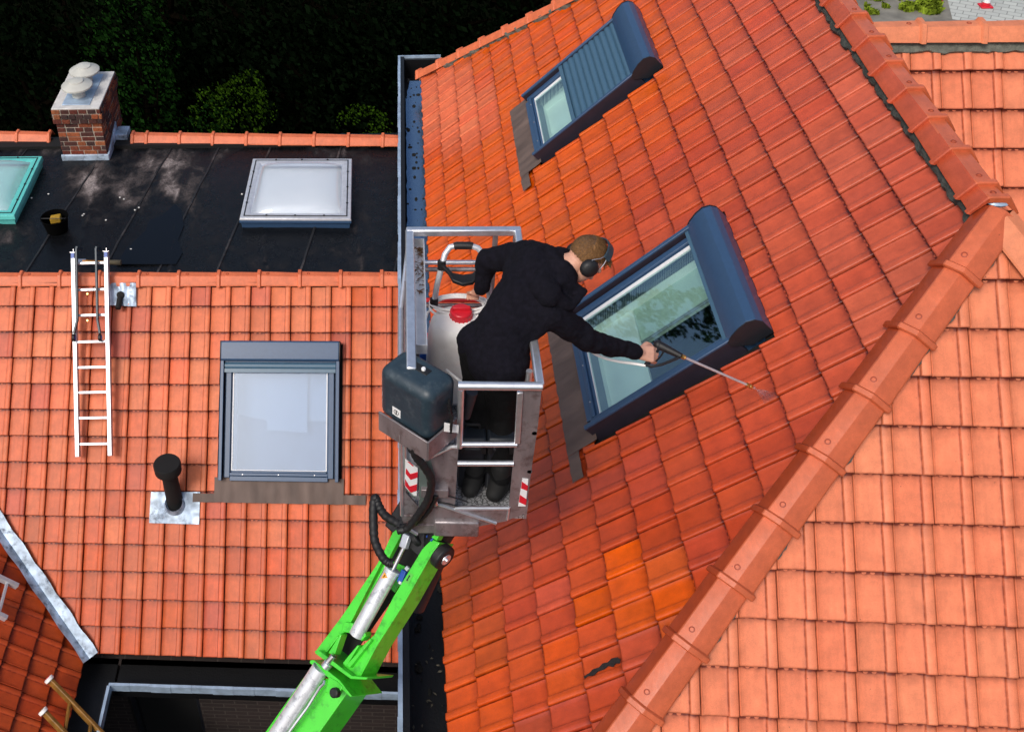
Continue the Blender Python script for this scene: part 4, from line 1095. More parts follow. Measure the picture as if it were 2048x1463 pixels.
    # side channels
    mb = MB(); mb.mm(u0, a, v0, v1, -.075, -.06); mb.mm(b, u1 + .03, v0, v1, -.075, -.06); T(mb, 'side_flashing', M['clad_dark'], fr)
    return fr
roof_window(PA, W2, RH, 0, 'A', (0, .22), 'roof window beside the washing man, its shutter fully up')
roof_window(PA, W1, RH, .60, 'A', (0, .2), 'roof window with its ribbed shutter half closed')
roof_window(PL, WL, LH, 0, 'L', (.2, .2))

# ------------------------------------------------------------------ ground, street, planting
def structure(o): return tag(o, kind='structure')
mg = simple('dark_soil', (.003, .004, .002), .95, spec=0, var=.4, nscale=1.5)
mb = MB(); mb.add([(-150, -150, 0), (150, -150, 0), (150, 150, 0), (-150, 150, 0)], [(0, 1, 2, 3)]); structure(mb.build('ground', mg))
mp_ = brick_mat('pale_paving', (.62, .64, .60), (.52, .54, .50), (.33, .35, .32), 2.2, axis='x')
m, nt, p = new_mat('pale_paving_blocks')
tc = N(nt, "ShaderNodeTexCoord"); b = N(nt, "ShaderNodeTexBrick"); b.inputs['Scale'].default_value = 1; b.inputs['Brick Width'].default_value = .3; b.inputs['Row Height'].default_value = .2; b.inputs['Mortar Size'].default_value = .012
b.inputs['Color1'].default_value = (.50, .52, .48, 1); b.inputs['Color2'].default_value = (.42, .44, .41, 1); b.inputs['Mortar'].default_value = (.25, .26, .24, 1)
mpn = N(nt, "ShaderNodeMapping"); mpn.inputs['Rotation'].default_value = (0, 0, .5); nt.links.new(tc.outputs['Object'], mpn.inputs[0]); nt.links.new(mpn.outputs[0], b.inputs['Vector']); nt.links.new(b.outputs[0], p.inputs['Base Color']); p.inputs['Roughness'].default_value = .9
M['paving'] = m
a_ = [Zp(1905, 40, .004), Zp(1880, -60, .004), Zp(2300, -60, .004), Zp(2300, 60, .004)]
mb = MB(); mb.add([Vector((v.x, v.y, .008)) for v in a_], [(0, 1, 2, 3)]); structure(mb.build('street', M['paving']))
a_ = [Zp(1700, 60, .004), Zp(1700, -60, .004), Zp(1990, -60, .004), Zp(1930, 60, .004)]
mb = MB(); mb.add([Vector((v.x, v.y, .004)) for v in a_], [(0, 1, 2, 3)]); structure(mb.build('pavement', simple('old_pavement', (.20, .19, .16), .9, var=.35, nscale=2.2, bump=.4, bscale=8)))
def leaf_mesh(mb, c, R_, n, ls, shape=None, seed=0):
    rnd = random.Random(seed)
    for i in range(n):
        while True:
            p = Vector((rnd.uniform(-1, 1), rnd.uniform(-1, 1), rnd.uniform(-1, 1)))
            if .25 < p.length < 1: break
        p = p.normalized() * (p.length ** .45)
        q = Vector((p.x * R_[0], p.y * R_[1], p.z * R_[2]))
        g = noise.noise(q * (1.3 / max(.4, min(R_))) + Vector((seed, 0, 0)))
        q = q * (1 + .38 * g)
        if noise.noise(q * 3.2 + Vector((0, seed, 9))) < -.12: continue
        a = Vector((rnd.gauss(0, 1), rnd.gauss(0, 1), rnd.gauss(0, .6) + .25)).normalized(); b_ = a.orthogonal().normalized(); l = ls * rnd.uniform(.6, 1.5)
        t = a.cross(b_); o = Vector(c) + q
        mb.add([o - t * l * .5, o + b_ * l * .28, o + t * l * .6, o - b_ * l * .28], [(0, 1, 2, 3)])
def leaf_mat(name, c):
    m, nt, p = new_mat(name); g = N(nt, "ShaderNodeNewGeometry"); r = N(nt, "ShaderNodeValToRGB")
    r.color_ramp.elements[0].color = tuple(x * .45 for x in c) + (1,); r.color_ramp.elements[1].color = tuple(min(1, x * 1.7) for x in c) + (1,)
    nt.links.new(g.outputs['Random Per Island'], r.inputs[0]); nt.links.new(r.outputs[0], p.inputs['Base Color']); df = N(nt, 'ShaderNodeBsdfDiffuse'); nt.links.new(r.outputs[0], df.inputs[0]); nt.links.new(df.outputs[0], nt.nodes['Material Output'].inputs[0]); p.inputs['Roughness'].default_value = .8; p.inputs['Specular IOR Level'].default_value = 0; p.inputs['IOR'].default_value = 1.01
    return m
M['leaf_dark'] = leaf_mat('leaf_black_green', (.0018, .0042, .0016)); M['leaf_mid'] = leaf_mat('leaf_deep_green', (.005, .018, .003)); M['leaf_lit'] = leaf_mat('leaf_bright_green', (.018, .042, .003))
M['bark'] = simple('bark', (.004, .003, .002), .9, spec=0, var=.3, nscale=12, bump=.6)
def tree(name, base, hgt, R_, n, ls, lm, label, cat, group=None, seed=0, cz=.62):
    o = empty(name, base, label, cat, group)
    mb = MB(); b = Vector(base); tp = b + Vector((.1, 0, hgt * .7))
    mb.path([b - Vector((0, 0, .05)), b.lerp(tp, .4) + Vector((.08, .05, 0)), tp], [R_[0] * .10 + .02, R_[0] * .07 + .015, .02], 8)
    rnd = random.Random(seed)
    for i in range(6):
        t = rnd.uniform(.3, .9); s = b.lerp(tp, t); d = Vector((rnd.uniform(-1, 1), rnd.uniform(-1, 1), rnd.uniform(.2, .8))).normalized()
        mb.path([s, s + d * R_[0] * .45, s + d * R_[0] * .8 + Vector((0, 0, .1))], [R_[0] * .04 + .008, R_[0] * .025 + .005, .006], 6)
    mb.build('trunk', M['bark'], o)
    mb = MB(); leaf_mesh(mb, b + Vector((0, 0, hgt * cz)), R_, n, ls, seed=seed)
    me = bpy.data.meshes.new('crown'); me.from_pydata(mb.v, [], mb.f); link('crown', me, lm, o)
    return o
k = 0
for (px, py, z, R_) in [(-60, 60, 2.2, 2.2), (130, 40, 2.4, 2.1), (330, 20, 2.6, 2.0), (520, 30, 2.3, 2.2), (700, 20, 2.6, 2.2), (880, 10, 2.4, 2.0), (60, 190, 2.0, 1.6), (600, 150, 1.6, 1.7), (760, 150, 1.7, 1.6), (360, 160, 1.4, 1.4), (1040, -20, 2.4, 2.0)]:
    c = Zp(px, py, z)
    tree('evergreen_tree', (c.x, c.y, 0), z * 1.55, (R_, R_, z * .8), 5200, .13, M['leaf_dark'], 'dark evergreen in the unlit mass of trees behind the flat roof', 'tree', 'dark evergreens behind the flat roof', seed=k); k += 1
c = Zp(265, 110, 2.6); tree('conifer_tree', (c.x, c.y, 0), 4.0, (.9, .9, 1.7), 2600, .09, M['leaf_mid'], 'slender deep green tree showing to the right of the chimney', 'tree', seed=31)
c = Zp(300, 200, 2.2); tree('conifer_tree', (c.x, c.y, 0), 3.4, (.6, .6, 1.3), 1500, .085, M['leaf_mid'], 'lower feathery green tree close behind the rear ridge by the chimney', 'tree', seed=32)
c = Zp(470, 222, 3.3); tree('garden_shrub', (c.x, c.y, 0), 4.1, (.62, .62, .75), 2600, .05, M['leaf_lit'], 'round yellow green shrub rising behind the middle of the rear ridge', 'shrub', seed=33, cz=.78)
c = Zp(420, 240, 3.2); tree('garden_shrub', (c.x, c.y, 0), 3.7, (.4, .4, .5), 600, .06, M['leaf_mid'], 'small dark green shrub just left of the yellow green one', 'shrub', seed=36, cz=.85)
c = Zp(728, 250, 3.4); tree('garden_shrub', (c.x, c.y, 0), 3.9, (.45, .4, .25), 600, .045, M['leaf_lit'], 'low sprig of green leaves at the right end of the rear ridge', 'shrub', seed=34, cz=.88)
_n = PA.n; _p = PA.P(1385, 630); _d = Vector(ray(1385, 630)).normalized(); _r = _d - _n * (2 * _d.dot(_n)); _b = _p + _r * (24 / math.hypot(_r.x, _r.y))
print('reflected tree', _b)
tree('tall_tree', (_b.x, _b.y, 0), _b.z * 1.35, (.75, .75, 4.6), 3800, .16, M['leaf_mid'], 'tall slim leafy tree seen as a dark reflection in the big roof window', 'tree', seed=77, cz=.72)
# verge with grass tufts at the street side
mb = MB()
for i in range(4500):
    px, py = random.uniform(1730, 1880), random.uniform(-40, 30) 
    if noise.noise(Vector((px * .03, py * .06, 1))) < 0: continue
    c = Zp(px, py, .01); h = random.uniform(.05, .16)
    a = random.random() * 6.28; d = Vector((math.cos(a), math.sin(a), 0)) * .05
    mb.add([c - d, c + d, c + d * .4 + Vector((0, 0, h)) + Vector((random.uniform(-.1, .1), random.uniform(-.1, .1), 0)), c - d * .4 + Vector((0, 0, h * .9))], [(0, 1, 2, 3)])
tag(mb.build('verge_grass', leaf_mat('verge', (.16, .22, .02))), 'yellow green grass and weeds on the verge beside the paving', 'grass', kind='stuff')
def cone(px, py, s, label):
    c = Zp(px, py, 0); o = empty('traffic_cone', c, label, 'traffic cone', 'red and white cones by the street')
    mb = MB(); mb.mm(c.x - .28 * s, c.x + .28 * s, c.y - .28 * s, c.y + .28 * s, .005, .05); mb.build('cone_base', M['red_pl'], o, bevel=.02)
    z = [.05, .25, .45, .62, .8, .95]; r = [.2, .165, .13, .10, .065, .035]
    for i in range(5):
        mb = MB(); mb.lathe(c, [(r[i] * s, z[i] * s), (r[i + 1] * s, z[i + 1] * s)], n=20); mb.build('cone_band', M['red_pl'] if i % 2 == 0 else M['white_pt'], o)
cone(1868, 0, .55, 'red cone on the verge, cut off by the top edge of the picture')
cone(1970, 14, .5, 'red and white banded cone standing on the pale paving')

# ------------------------------------------------------------------ ladders
def ladder_main():
    h = .10; P = lambda x, y: PL.P(x, y, h)
    A0, A1, B0, B1 = P(147, 505), P(156, 913), P(213, 503), P(221, 911)
    o = empty('roof_ladder', P(188, 913), 'silver aluminium ladder with black ridge hooks lying on the left roof', 'ladder')
    rdir = (B0 - A0).normalized(); dn = (A1 - A0).normalized()
    for a, b in ((A0, A1), (B0, B1)):
        mb = MB(); mb.bar(a, b, .019, .030, PL.n); mb.build('rail', M['alu_white'], o, bevel=.003)
    Ld = (A1 - A0).length
    for yy in (527, 580, 631, 684, 735, 785, 836, 888):
        t = (P(150, yy) - A0).dot(dn); p = A0 + dn * t; q = B0 + dn * t
        mb = MB(); mb.bar(p + rdir * .01, q - rdir * .01, .012, .014, PL.n); mb.build('rung', M['alu_white'], o, bevel=.003)
    for x0, x1 in ((157, 151), (196, 203)):
        p0 = P(x0 - 1, 498) + PL.n * .05; p1 = P(x0 + (2 if x0 > 180 else 1), 640) + PL.n * .05; p2 = P(x1, 668) + PL.n * .05
        mb = MB(); mb.bar(p0, p1, .010, .018, PL.n); mb.bar(p1, p2, .010, .018, PL.n); mb.bar(p0, p0 - PL.n * .16 + PL.up * .02, .010, .018, PL.up); hk = mb.build('ridge_hook', M['shell'], o, bevel=.003)
        mb = MB(); c = P(x1, 676) + PL.n * .05; mb.lathe(c - rdir * .012, [(.036, 0), (.036, .024)], rdir, 24); wh = mb.build('hook_wheel', M['black'], hk, bevel=.004)
        mb = MB(); mb.lathe(c - rdir * .014, [(.022, 0), (.022, .028)], rdir, 18); mb.build('wheel_hub', M['blue_pl'], wh)
    for a in (A0, B0):
        mb = MB(); mb.bar(a + dn * .01, a + dn * .06, .016, .036, PL.n); mb.build('end_bracket', M['blue_pl'], o, bevel=.003)
        mb = MB(); mb.tube(a - dn * .035, a + dn * .02, .006); mb.tube(a - dn * .0 - rdir * .03 + PL.n * .02, a + rdir * .03 + PL.n * .02, .006); mb.build('lock_pin', M['steel'], o)
    for yy in (588, 641):
        c = P(176, yy) + PL.n * .0; mb = MB(); mb.lathe(c + PL.n * .01, [(.009, 0), (.009, .012)], PL.n, 10); mb.build('rung_bolt', M['brass'], o)
ladder_main()
def ladder_small():
    h = .09; P = lambda x, y: PM.P(x, y, h)
    o = empty('roof_ladder', P(0, 1200), 'short end of a second aluminium ladder poking in at the left picture edge', 'ladder')
    for a, b in (((-90, 1112), (35, 1172)), ((-90, 1186), (13, 1236))):
        mb = MB(); mb.bar(P(*a), P(*b), .019, .03, PM.n); mb.build('rail', M['alu_white'], o, bevel=.003)
    for a, b in (((14, 1165), (-3, 1228)), ((-60, 1130), (-76, 1194))):
        mb = MB(); mb.bar(P(*a), P(*b), .012, .013, PM.n); mb.build('rung', M['alu_white'], o, bevel=.003)
ladder_small()
def ladder_wood():
    A0 = PM.P(98, 1357, .10); B0 = PM.P(86, 1421, .10)
    A1 = Zp(215, 1478, A0.z - .42); d = (A1 - A0); B1 = B0 + d
    o = empty('wooden_ladder', Vector((A1.x, A1.y, 0)), 'worn brown wooden ladder with white end caps leaning on the eave', 'ladder')
    A1 = A0 + d * 3; B1 = B0 + d * 3
    for a, b in ((A0, A1), (B0, B1)):
        mb = MB(); mb.bar(a, b, .018, .032, PM.n); rl = mb.build('rail', M['wood'], o, bevel=.008)
        ax_ = (a - b).normalized()
        mb = MB(); mb.lathe(a - ax_ * .02, [(.035, 0), (.044, .006), (.044, .03), (.030, .036)], ax_, 24); cp_ = mb.build('end_cap', M['white_pl'], rl)
        mb = MB(); mb.lathe(a + ax_ * .014, [(.028, 0), (.024, .006), (.006, .003)], ax_, 20); mb.build('cap_plug', M['red_paint'] if a is A0 else M['wood'], cp_)
    for t in (.36, .72, 1.08, 1.44):
        mb = MB(); mb.bar(A0 + d * t, B0 + d * t, .012, .016, PM.n); mb.build('rung', M['wood'], o, bevel=.004)
ladder_wood()

# bucket and hand tool on the flat roof
bc = Zp(115, 460, FZ); bo = empty('bucket', bc, 'black round bucket holding a yellow block on the felt roof', 'bucket')
mb = MB(); mb.lathe(bc + Vector((0, 0, .01)), [(.11, 0), (.138, .15), (.144, .155), (.137, .16), (.130, .15), (.105, .015), (.0005, .015)], n=32, cap=False); mb.build('tub', simple('bucket_black', (.0015, .0015, .0015), .9, spec=.05), bo)
mb = MB(); mb.path([bc + Vector((.14 * math.cos(t), -.02 - .03 * math.sin(t), +.16 + .02 * math.sin(t))) for t in [math.pi * i / 12 for i in range(13)]], .004, 6); mb.build('handle', M['black'], bo)
yb = bc + Vector((0, .03, .12)); mb = MB(); mb.box(yb, .055, .05, .03, (Vector((.98, .15, .1)), Vector((-.15, .98, -.15)), Vector((-.1, .13, 1)))); tag(mb.build('sponge', M['yellow'], None, bevel=.01), 'yellow block lying inside the black bucket', 'sponge')
t0_, t1_ = Zp(152, 522, 5.79), Zp(242, 525, 5.79)
to = empty('hand_tool', t0_, 'wooden handled tool lying along the ridge behind the ladder top', 'tool')
td = (t1_ - t0_); mb = MB(); mb.tube(t0_ + td * .15, t0_ + td * .7, .014, .012, 12); mb.build('handle', simple('orange_wood', (.5, .22, .04), .5), to)
mb = MB(); mb.tube(t0_ + td * .66, t0_ + td, .022, .026, 14); mb.build('grip', simple('old_grip', (.10, .085, .05), .8), to)
mb = MB(); mb.box(t0_ + td * .1, .05, .03, .008); mb.build('blade', M['steel'], to, bevel=.003)

# ------------------------------------------------------------------ boom lift with its basket
ZR, ZF = 8.426, 7.476
c_fl, c_fr, c_nr = Zp(819, 462, ZR), Zp(1036, 463, ZR), Zp(1079, 772, ZR)
BX0, BX1 = c_fl.x, (c_fr.x + c_nr.x) / 2
BY1, BY0 = (c_fl.y + c_fr.y) / 2, c_nr.y
print('basket', BX0, BX1, BY0, BY1)
LIFT = empty('boom_lift', (BX0 - .6, BY0 - 1.5, 0), 'lime green boom lift raising an aluminium work basket between the two roofs', 'boom lift')
def lp(mb, name, m, bev=0, par=None): return mb.build(name, m, par or LIFT, bev)
fp = lambda x, y: Yp(x, y, BY0)
# basket tubes
mb = MB(); mb.bar((BX0 - .02, BY1, ZR), (BX1 + .02, BY1, ZR), .022, .022); top = lp(mb, 'top_rail', M['alu'], .008)
mb = MB(); mb.bar((BX1, BY1, ZR), (BX1, BY0, ZR), .020, .020); lp(mb, 'top_rail', M['alu'], .008)
mb = MB(); mb.bar((BX0, BY1, ZR), (BX0, BY0 + .1, ZR), .024, .020); lp(mb, 'top_rail', M['alu'], .008)
xs0 = fp(916, 775).x
mb = MB(); mb.tube((xs0, BY0, ZR), (BX1 + .01, BY0, ZR), .022); lp(mb, 'top_rail', M['alu'])
for x, y in ((BX0, BY1), (BX1, BY1)):
    mb = MB(); mb.bar((x, y, ZF), (x, y, ZR - .02), .02, .02); lp(mb, 'post', M['alu_dull'], .004)
mb = MB(); mb.bar((BX1 - .12, BY1, ZF), (BX1 - .12, BY1, ZR - .02), .014, .014); lp(mb, 'post', M['alu_dull'], .003)
for z, m_ in ((ZR - .22, 'alu'), (ZR - .27, 'alu_dull'), (ZR - .50, 'red_paint'), (ZR - .54, 'alu_dull'), (ZF + .12, 'alu_dull')):
    mb = MB(); mb.tube((BX0, BY1, z), (BX1, BY1, z), .014); lp(mb, 'mid_rail', M[m_])
for z in (ZR - .32, ZR - .6):
    mb = MB(); mb.tube((BX1, BY0, z), (BX1, BY1, z), .013); lp(mb, 'mid_rail', M['alu_dull'])
# floor with tread pattern
m, nt, p = new_mat('tread_plate'); tc = N(nt, "ShaderNodeTexCoord"); ck = N(nt, "ShaderNodeTexVoronoi"); ck.inputs['Scale'].default_value = 45; ck.feature = 'DISTANCE_TO_EDGE'
nt.links.new(tc.outputs['Object'], ck.inputs['Vector']); rp = N(nt, "ShaderNodeValToRGB"); rp.color_ramp.elements[0].color = (.05, .05, .05, 1); rp.color_ramp.elements[1].color = (.45, .46, .48, 1); rp.color_ramp.elements[1].position = .12
nt.links.new(ck.outputs[0], rp.inputs[0]); nt.links.new(rp.outputs[0], p.inputs['Base Color']); p.inputs['Metallic'].default_value = .5; p.inputs['Roughness'].default_value = .45; M['tread'] = m
mb = MB(); mb.mm(BX0 - .02, BX1, BY0 + .01, BY1, ZF - .03, ZF); lp(mb, 'basket_floor', M['tread'])
mb = MB(); mb.mm(BX0 - .03, BX0 - .018, BY0 + .1, BY1 - .35, ZF, ZR - .08); mb.mm(BX0 - .03, BX0 - .018, BY1 - .35, BY1, ZF, ZF + .3); lp(mb, 'side_panel', M['alu_dull'])
mb = MB(); mb.tube((BX0 - .05, BY1 - .5, ZR - .16), (BX0 - .05, BY0 + .35, ZR - .16), .016); mb.tube((BX0 - .05, BY1 - .5, ZR - .16), (BX0 - .01, BY1 - .15, ZR - .02), .014); lp(mb, 'side_tube', M['alu'])
mb = MB(); mb.mm(BX0 - .03, BX1 + .01, BY1 + .0, BY1 + .012, ZF - .02, ZF + .12); mb.mm(BX1, BX1 + .012, BY0, BY1, ZF - .02, ZF + .12); lp(mb, 'toe_board', M['alu_dull'])
# near face panels
TH = Vector((0, .012, 0))
def face(name, pts, m, off=0, th=None, par=None, bev=0):
    q = [fp(*p_) + Vector((0, -off, 0)) for p_ in pts]; mb = MB(); mb.prism(q, th or TH); return lp(mb, name, m, bev, par)
pr_ = face('near_panel', [(1041, 781), (1083, 781), (1076, 850), (1065, 925), (1051, 1026), (1014, 1040), (1018, 1012), (1026, 927), (1034, 840)], M['alu_dull'])
pl_ = face('near_panel', [(917, 893), (903, 893), (845, 921), (838, 960), (836, 1050), (910, 1050), (910, 1012)], M['alu_dull'])
face('skirt', [(910, 1013), (1018, 1013), (1014, 1040), (889, 1064), (834, 1064), (806, 1047), (803, 1030), (836, 1030), (836, 1049), (910, 1049)], M['alu_dull'], off=.004)
face('near_panel', [(800, 868), (810, 868), (812, 985), (836, 1012), (836, 1030), (803, 1030)], M['alu_dull'])
face('recess_panel', [(808, 868), (880, 890), (900, 893), (845, 921), (838, 960), (838, 990), (822, 984), (811, 972)], M['alu_white'], off=-.03)
face('recess_side', [(838, 925), (860, 915), (870, 950), (862, 1000), (850, 1015), (838, 1012)], simple('grey_green_panel', (.10, .13, .12), .5), off=.006)
mb = MB(); mb.path([fp(801, 868), fp(803, 960), fp(804, 1030)], .010, 8); mb.path([fp(809, 875), fp(811, 960), fp(818, 980), fp(838, 996)], .009, 8); lp(mb, 'edge_tube', M['alu'])
mb = MB(); mb.path([fp(846, 920), fp(903, 893), fp(917, 893)], .010, 8); lp(mb, 'edge_tube', M['alu'])
mb = MB(); mb.path([fp(872, 1003) - Vector((0, .01, 0)), fp(992, 1043) - Vector((0, .01, 0))], .009, 8); mb.path([fp(910, 1013) - Vector((0, .01, 0)), fp(1018, 1013) - Vector((0, .01, 0))], .009, 8); mb.path([fp(1018, 1013), fp(1014, 1038)], .008, 8); lp(mb, 'lip', M['alu'])
mb = MB(); mb.path([fp(806, 1047) - Vector((0, .012, 0)), fp(834, 1064) - Vector((0, .012, 0))], .010, 8); lp(mb, 'edge_tube', M['alu'])
for y, a_, b_ in ((888, 918, 1034), (926, 915, 1027)):
    mb = MB(); mb.tube(fp(a_, y), fp(b_, y), .015); lp(mb, 'gate_bar', M['alu'])
mb = MB(); mb.tube(fp(922, 778), fp(919, 893), .016); lp(mb, 'post', M['alu'])
mb = MB(); mb.bar(fp(1040, 783), fp(1034, 885), .01, .014); lp(mb, 'post', M['alu'], .003)
mb = MB(); pp = (BX1 - .03, BY0 + .16); mb.tube((pp[0], pp[1], ZF), (pp[0], pp[1], ZR - .05), .016); lp(mb, 'post', M['alu'])
# red and white chevron board and stripe label
z2p = lambda x, y: (780 + x / 5.045, 840 + y / 5.045)
bd = face('chevron_board', [z2p(155, 375), z2p(280, 468), z2p(268, 748), z2p(240, 745), z2p(160, 665), z2p(148, 640)], M['white_pt'], off=.010, th=Vector((0, .004, 0)))
for pts in ([(172, 395), (228, 445), (240, 442), (200, 405)], [(160, 465), (205, 525), (279, 505), (277, 560), (208, 582), (158, 520)], [(152, 575), (198, 650), (272, 628), (270, 690), (212, 712), (150, 640)]):
    face('red_chevron', [z2p(*q) for q in pts], M['red_pl'], off=.0125, th=Vector((0, .002, 0)), par=bd)
sb_ = face('stripe_label', [z2p(1335, 580), z2p(1395, 588), z2p(1368, 862), z2p(1292, 862)], M['white_pt'], off=.003, th=Vector((0, .002, 0)))
for pts in ([(1330, 612), (1392, 655), (1384, 705), (1322, 680)], [(1310, 745), (1378, 790), (1370, 850), (1300, 818)]):
    face('red_stripe', [z2p(*q) for q in pts], M['red_pl'], off=.0045, th=Vector((0, .0015, 0)), par=sb_)
mb = MB(); mb.box(fp(*z2p(450, 700)) + Vector((0, -.01, 0)), .07, .02, .03); lp(mb, 'bracket', M['alu_dull'], .003)
# leaf tray along the left rail
tz = ZR - .07
q = [Zp(822, 480, tz), Zp(840, 480, tz), Zp(856, 688, tz), Zp(834, 693, tz)]
tx0, tx1, ty0, ty1 = BX0 + .02, Zp(848, 590, tz).x + .01, q[3].y, q[0].y
mb = MB(); mb.mm(tx0, tx1, ty0, ty1, tz - .05, tz - .044); mb.mm(tx1 - .006, tx1, ty0, ty1, tz - .044, tz + .012); mb.mm(tx0, tx1 - .006, ty0, ty0 + .005, tz - .044, tz + .012); mb.mm(tx0, tx1 - .006, ty1 - .005, ty1, tz - .044, tz + .012)
tr_ = lp(mb, 'tray', M['alu_white'], .001)
mb = MB(); rnd = random.Random(5)
for i in range(110):
    t = rnd.random() ** 2.2; y = ty1 - .03 - t * .42; x = tx1 - .01 - abs(rnd.gauss(0, .022)); x = max(tx0 + .005, x)
    a = rnd.random() * 6.28; L_ = rnd.uniform(.006, .02); d = Vector((math.cos(a), math.sin(a), 0)) * L_; e = Vector((-math.sin(a), math.cos(a), 0)) * L_ * .25; c = Vector((x, y, tz - .04 + rnd.random() * .008))
    mb.add([c - d, c - e, c + d, c + e], [(0, 1, 2, 3)])
tag(mb.build('leaf_litter', simple('brown_leaves', (.12, .055, .018), .8, var=.5, nscale=90), tr_), kind='stuff')
# control console on the outer near corner
z1 = ZR + .01
P00, P10, P01 = Zp(754, 732, z1), Zp(860, 796, z1), Zp(796, 680, z1)
e1 = (P10 - P00); L1 = e1.length; e1.normalize(); e2 = Vector((-e1.y, e1.x, 0)); L2 = abs((P01 - P00).dot(e2)); L2 = .215
hb = .33
cc = P00 + e1 * L1 / 2 + e2 * L2 / 2 + Vector((0, 0, -hb / 2))
print('console', L1, L2, P00, P10)
mb = MB(); mb.box(cc, L1 / 2, L2 / 2, hb / 2, (e1, e2, Vector((0, 0, 1)))); con = lp(mb, 'control_console', M['shell'], .055); con.modifiers['bevel'].segments = 6
mb = MB(); c = cc + Vector((0, 0, hb / 2)) + e2 * .02 - e1 * .0; mb.box(c, .055, .022, .003, (e1, e2, Vector((0, 0, 1)))); sw = lp(mb, 'switch_panel', M['black'], .002, con)
mb = MB(); mb.lathe(c + e1 * .02, [(.011, 0), (.011, .012), (.008, .016)], n=14); lp(mb, 'knob', M['white_pt'], 0, sw)
mb = MB(); c2 = cc - e2 * (L2 / 2 + .001) + e1 * (-L1 * .12) + Vector((0, 0, -hb * .2)); mb.box(c2, .026, .001, .026, (e1, e2, Vector((0, 0, 1)))); st = lp(mb, 'sticker', M['white_pt'], 0, con)
mb = MB(); mb.lathe(c2 - e2 * .002, [(.016, 0), (.016, .0006), (.013, .0006), (.013, 0)], e2, 16, cap=False); mb.box(c2 - e2 * .002, .003, .0006, .011, (e1, e2, Vector((0, 0, 1)))); lp(mb, 'mark', M['black'], 0, st)
# tray holding the console
mb = MB(); zt0 = cc.z - hb / 2
b0 = cc + Vector((0, 0, -hb / 2 - .01)) + e1 * .02
ex, ey = L1 / 2 - .008, L2 / 2 + .02
mb.box(b0 - e2 * ey, ex, .005, .065, (e1, e2, Vector((0, 0, 1)))); mb.box(b0 + e1 * ex, .005, ey, .065, (e1, e2, Vector((0, 0, 1)))); mb.box(b0 + Vector((0, 0, -.065)), ex, ey, .005, (e1, e2, Vector((0, 0, 1))))
lp(mb, 'console_tray', M['alu_dull'], .002)
mb = MB(); cw = cc + e1 * (L1 / 2 + .03) + Vector((0, 0, .0))
for i in range(6):
    mb.path([cw + Vector((0, .02 * i - .05, .06)), cw + e1 * .02 + Vector((0, .015 * i - .04, .03 - .01 * i)), cw + e1 * .015 + Vector((0, .02 * i - .06, -.06))], .006, 6)
lp(mb, 'loose_cables', M['black'])
mb = MB(); mb.prism([cw + Vector((-.02, -.03, -.03)), cw + Vector((.05, -.03, -.05)), cw + Vector((.05, -.03, -.1)), cw + Vector((-.02, -.03, -.09))], (0, .003, 0)); lp(mb, 'instruction_tag', M['white_pt'])
mb = MB(); mb.tube(fp(945, 800) + Vector((0, .06, 0)), fp(932, 850) + Vector((0, .06, 0)), .03, .024, 16); lp(mb, 'holder_cup', M['clad_dark'])

# the boom: frame of axes along the arm
T0 = Zp(838, 1086, 7.2); dT = (RC @ (np.array(T0) - C0))[2]
B0_ = Dp(600, 1463, dT * 1.04)
ba = (B0_ - T0).normalized(); bw = ba.cross(Vector((0, 0, 1))).normalized(); bn = bw.cross(ba).normalized()
if bn.dot(Vector(C0) - T0) < 0: bn.negate()
if bw.x < 0: bw.negate()
print('boom', T0, ba, bw, bn)
def bp_(x, y, h=0): return hit(x, y, T0 + bn * h, bn)
z4 = lambda x, y: (500 + x / 3.46, 1040 + y / 3.46)
def bplate(name, pts, h, th, m, par=None, bev=.003):
    mb = MB(); mb.prism([bp_(*z4(*q), h) for q in pts], bn * -th); return lp(mb, name, m, bev, par)
# upper arm: two deep side plates with top flanges
jl = bplate('arm_side', [(985, 85), (1055, 28), (1040, 110), (960, 262), (930, 232), (905, 300), (700, 700), (660, 770), (610, 800), (500, 935), (455, 900), (635, 662), (880, 300), (925, 215)], 0, .035, M['green'])
bplate('arm_side', [(925, 300), (940, 310), (700, 740), (675, 730)], -.035, .20, M['green'])
jr = bplate('arm_side', [(1190, 200), (1255, 130), (1310, 152), (1245, 226), (1060, 566), (870, 862), (748, 1092), (640, 992), (860, 790), (990, 530)], 0, .035, M['green'])
bplate('arm_side', [(1243, 226), (1306, 152), (1312, 158), (1252, 245), (1066, 575), (878, 868), (757, 1096), (746, 1090), (868, 860), (1058, 566)], -.001, .15, M['green'])
bplate('arm_web', [(960, 270), (1100, 330), (1050, 430), (1000, 500), (940, 440)], -.13, .01, M['green'])
bplate('arm_floor', [(1020, 100), (1250, 150), (1000, 520), (680, 980), (560, 940), (700, 720)], -.15, .01, M['matt_black'])
for pts in ([(655, 700), (715, 712), (690, 780), (630, 765)], [(795, 768), (800, 800), (770, 835), (752, 808)]): bplate('pivot_lug', pts, .02, .06, M['green'])
for pts in ([(540, 918), (625, 780), (632, 790), (585, 930)], [(520, 905), (600, 800), (610, 806), (530, 912)], [(640, 985), (745, 860), (752, 868), (665, 1010)], [(665, 1000), (830, 820), (838, 830), (690, 1020)]): bplate('gusset', pts, .03, .06, M['green'])
bplate('collar', [(448, 900), (478, 898), (705, 1075), (815, 1085), (800, 1102), (695, 1095), (450, 920)], .05, .26, M['green'])
bplate('collar', [(415, 966), (440, 965), (620, 1105), (706, 1218), (690, 1218), (600, 1135), (412, 985)], .055, .30, M['green'])
bplate('collar_wing', [(545, 1080), (600, 1110), (640, 1150), (600, 1225), (540, 1195), (520, 1190)], .06, .03, M['green'])
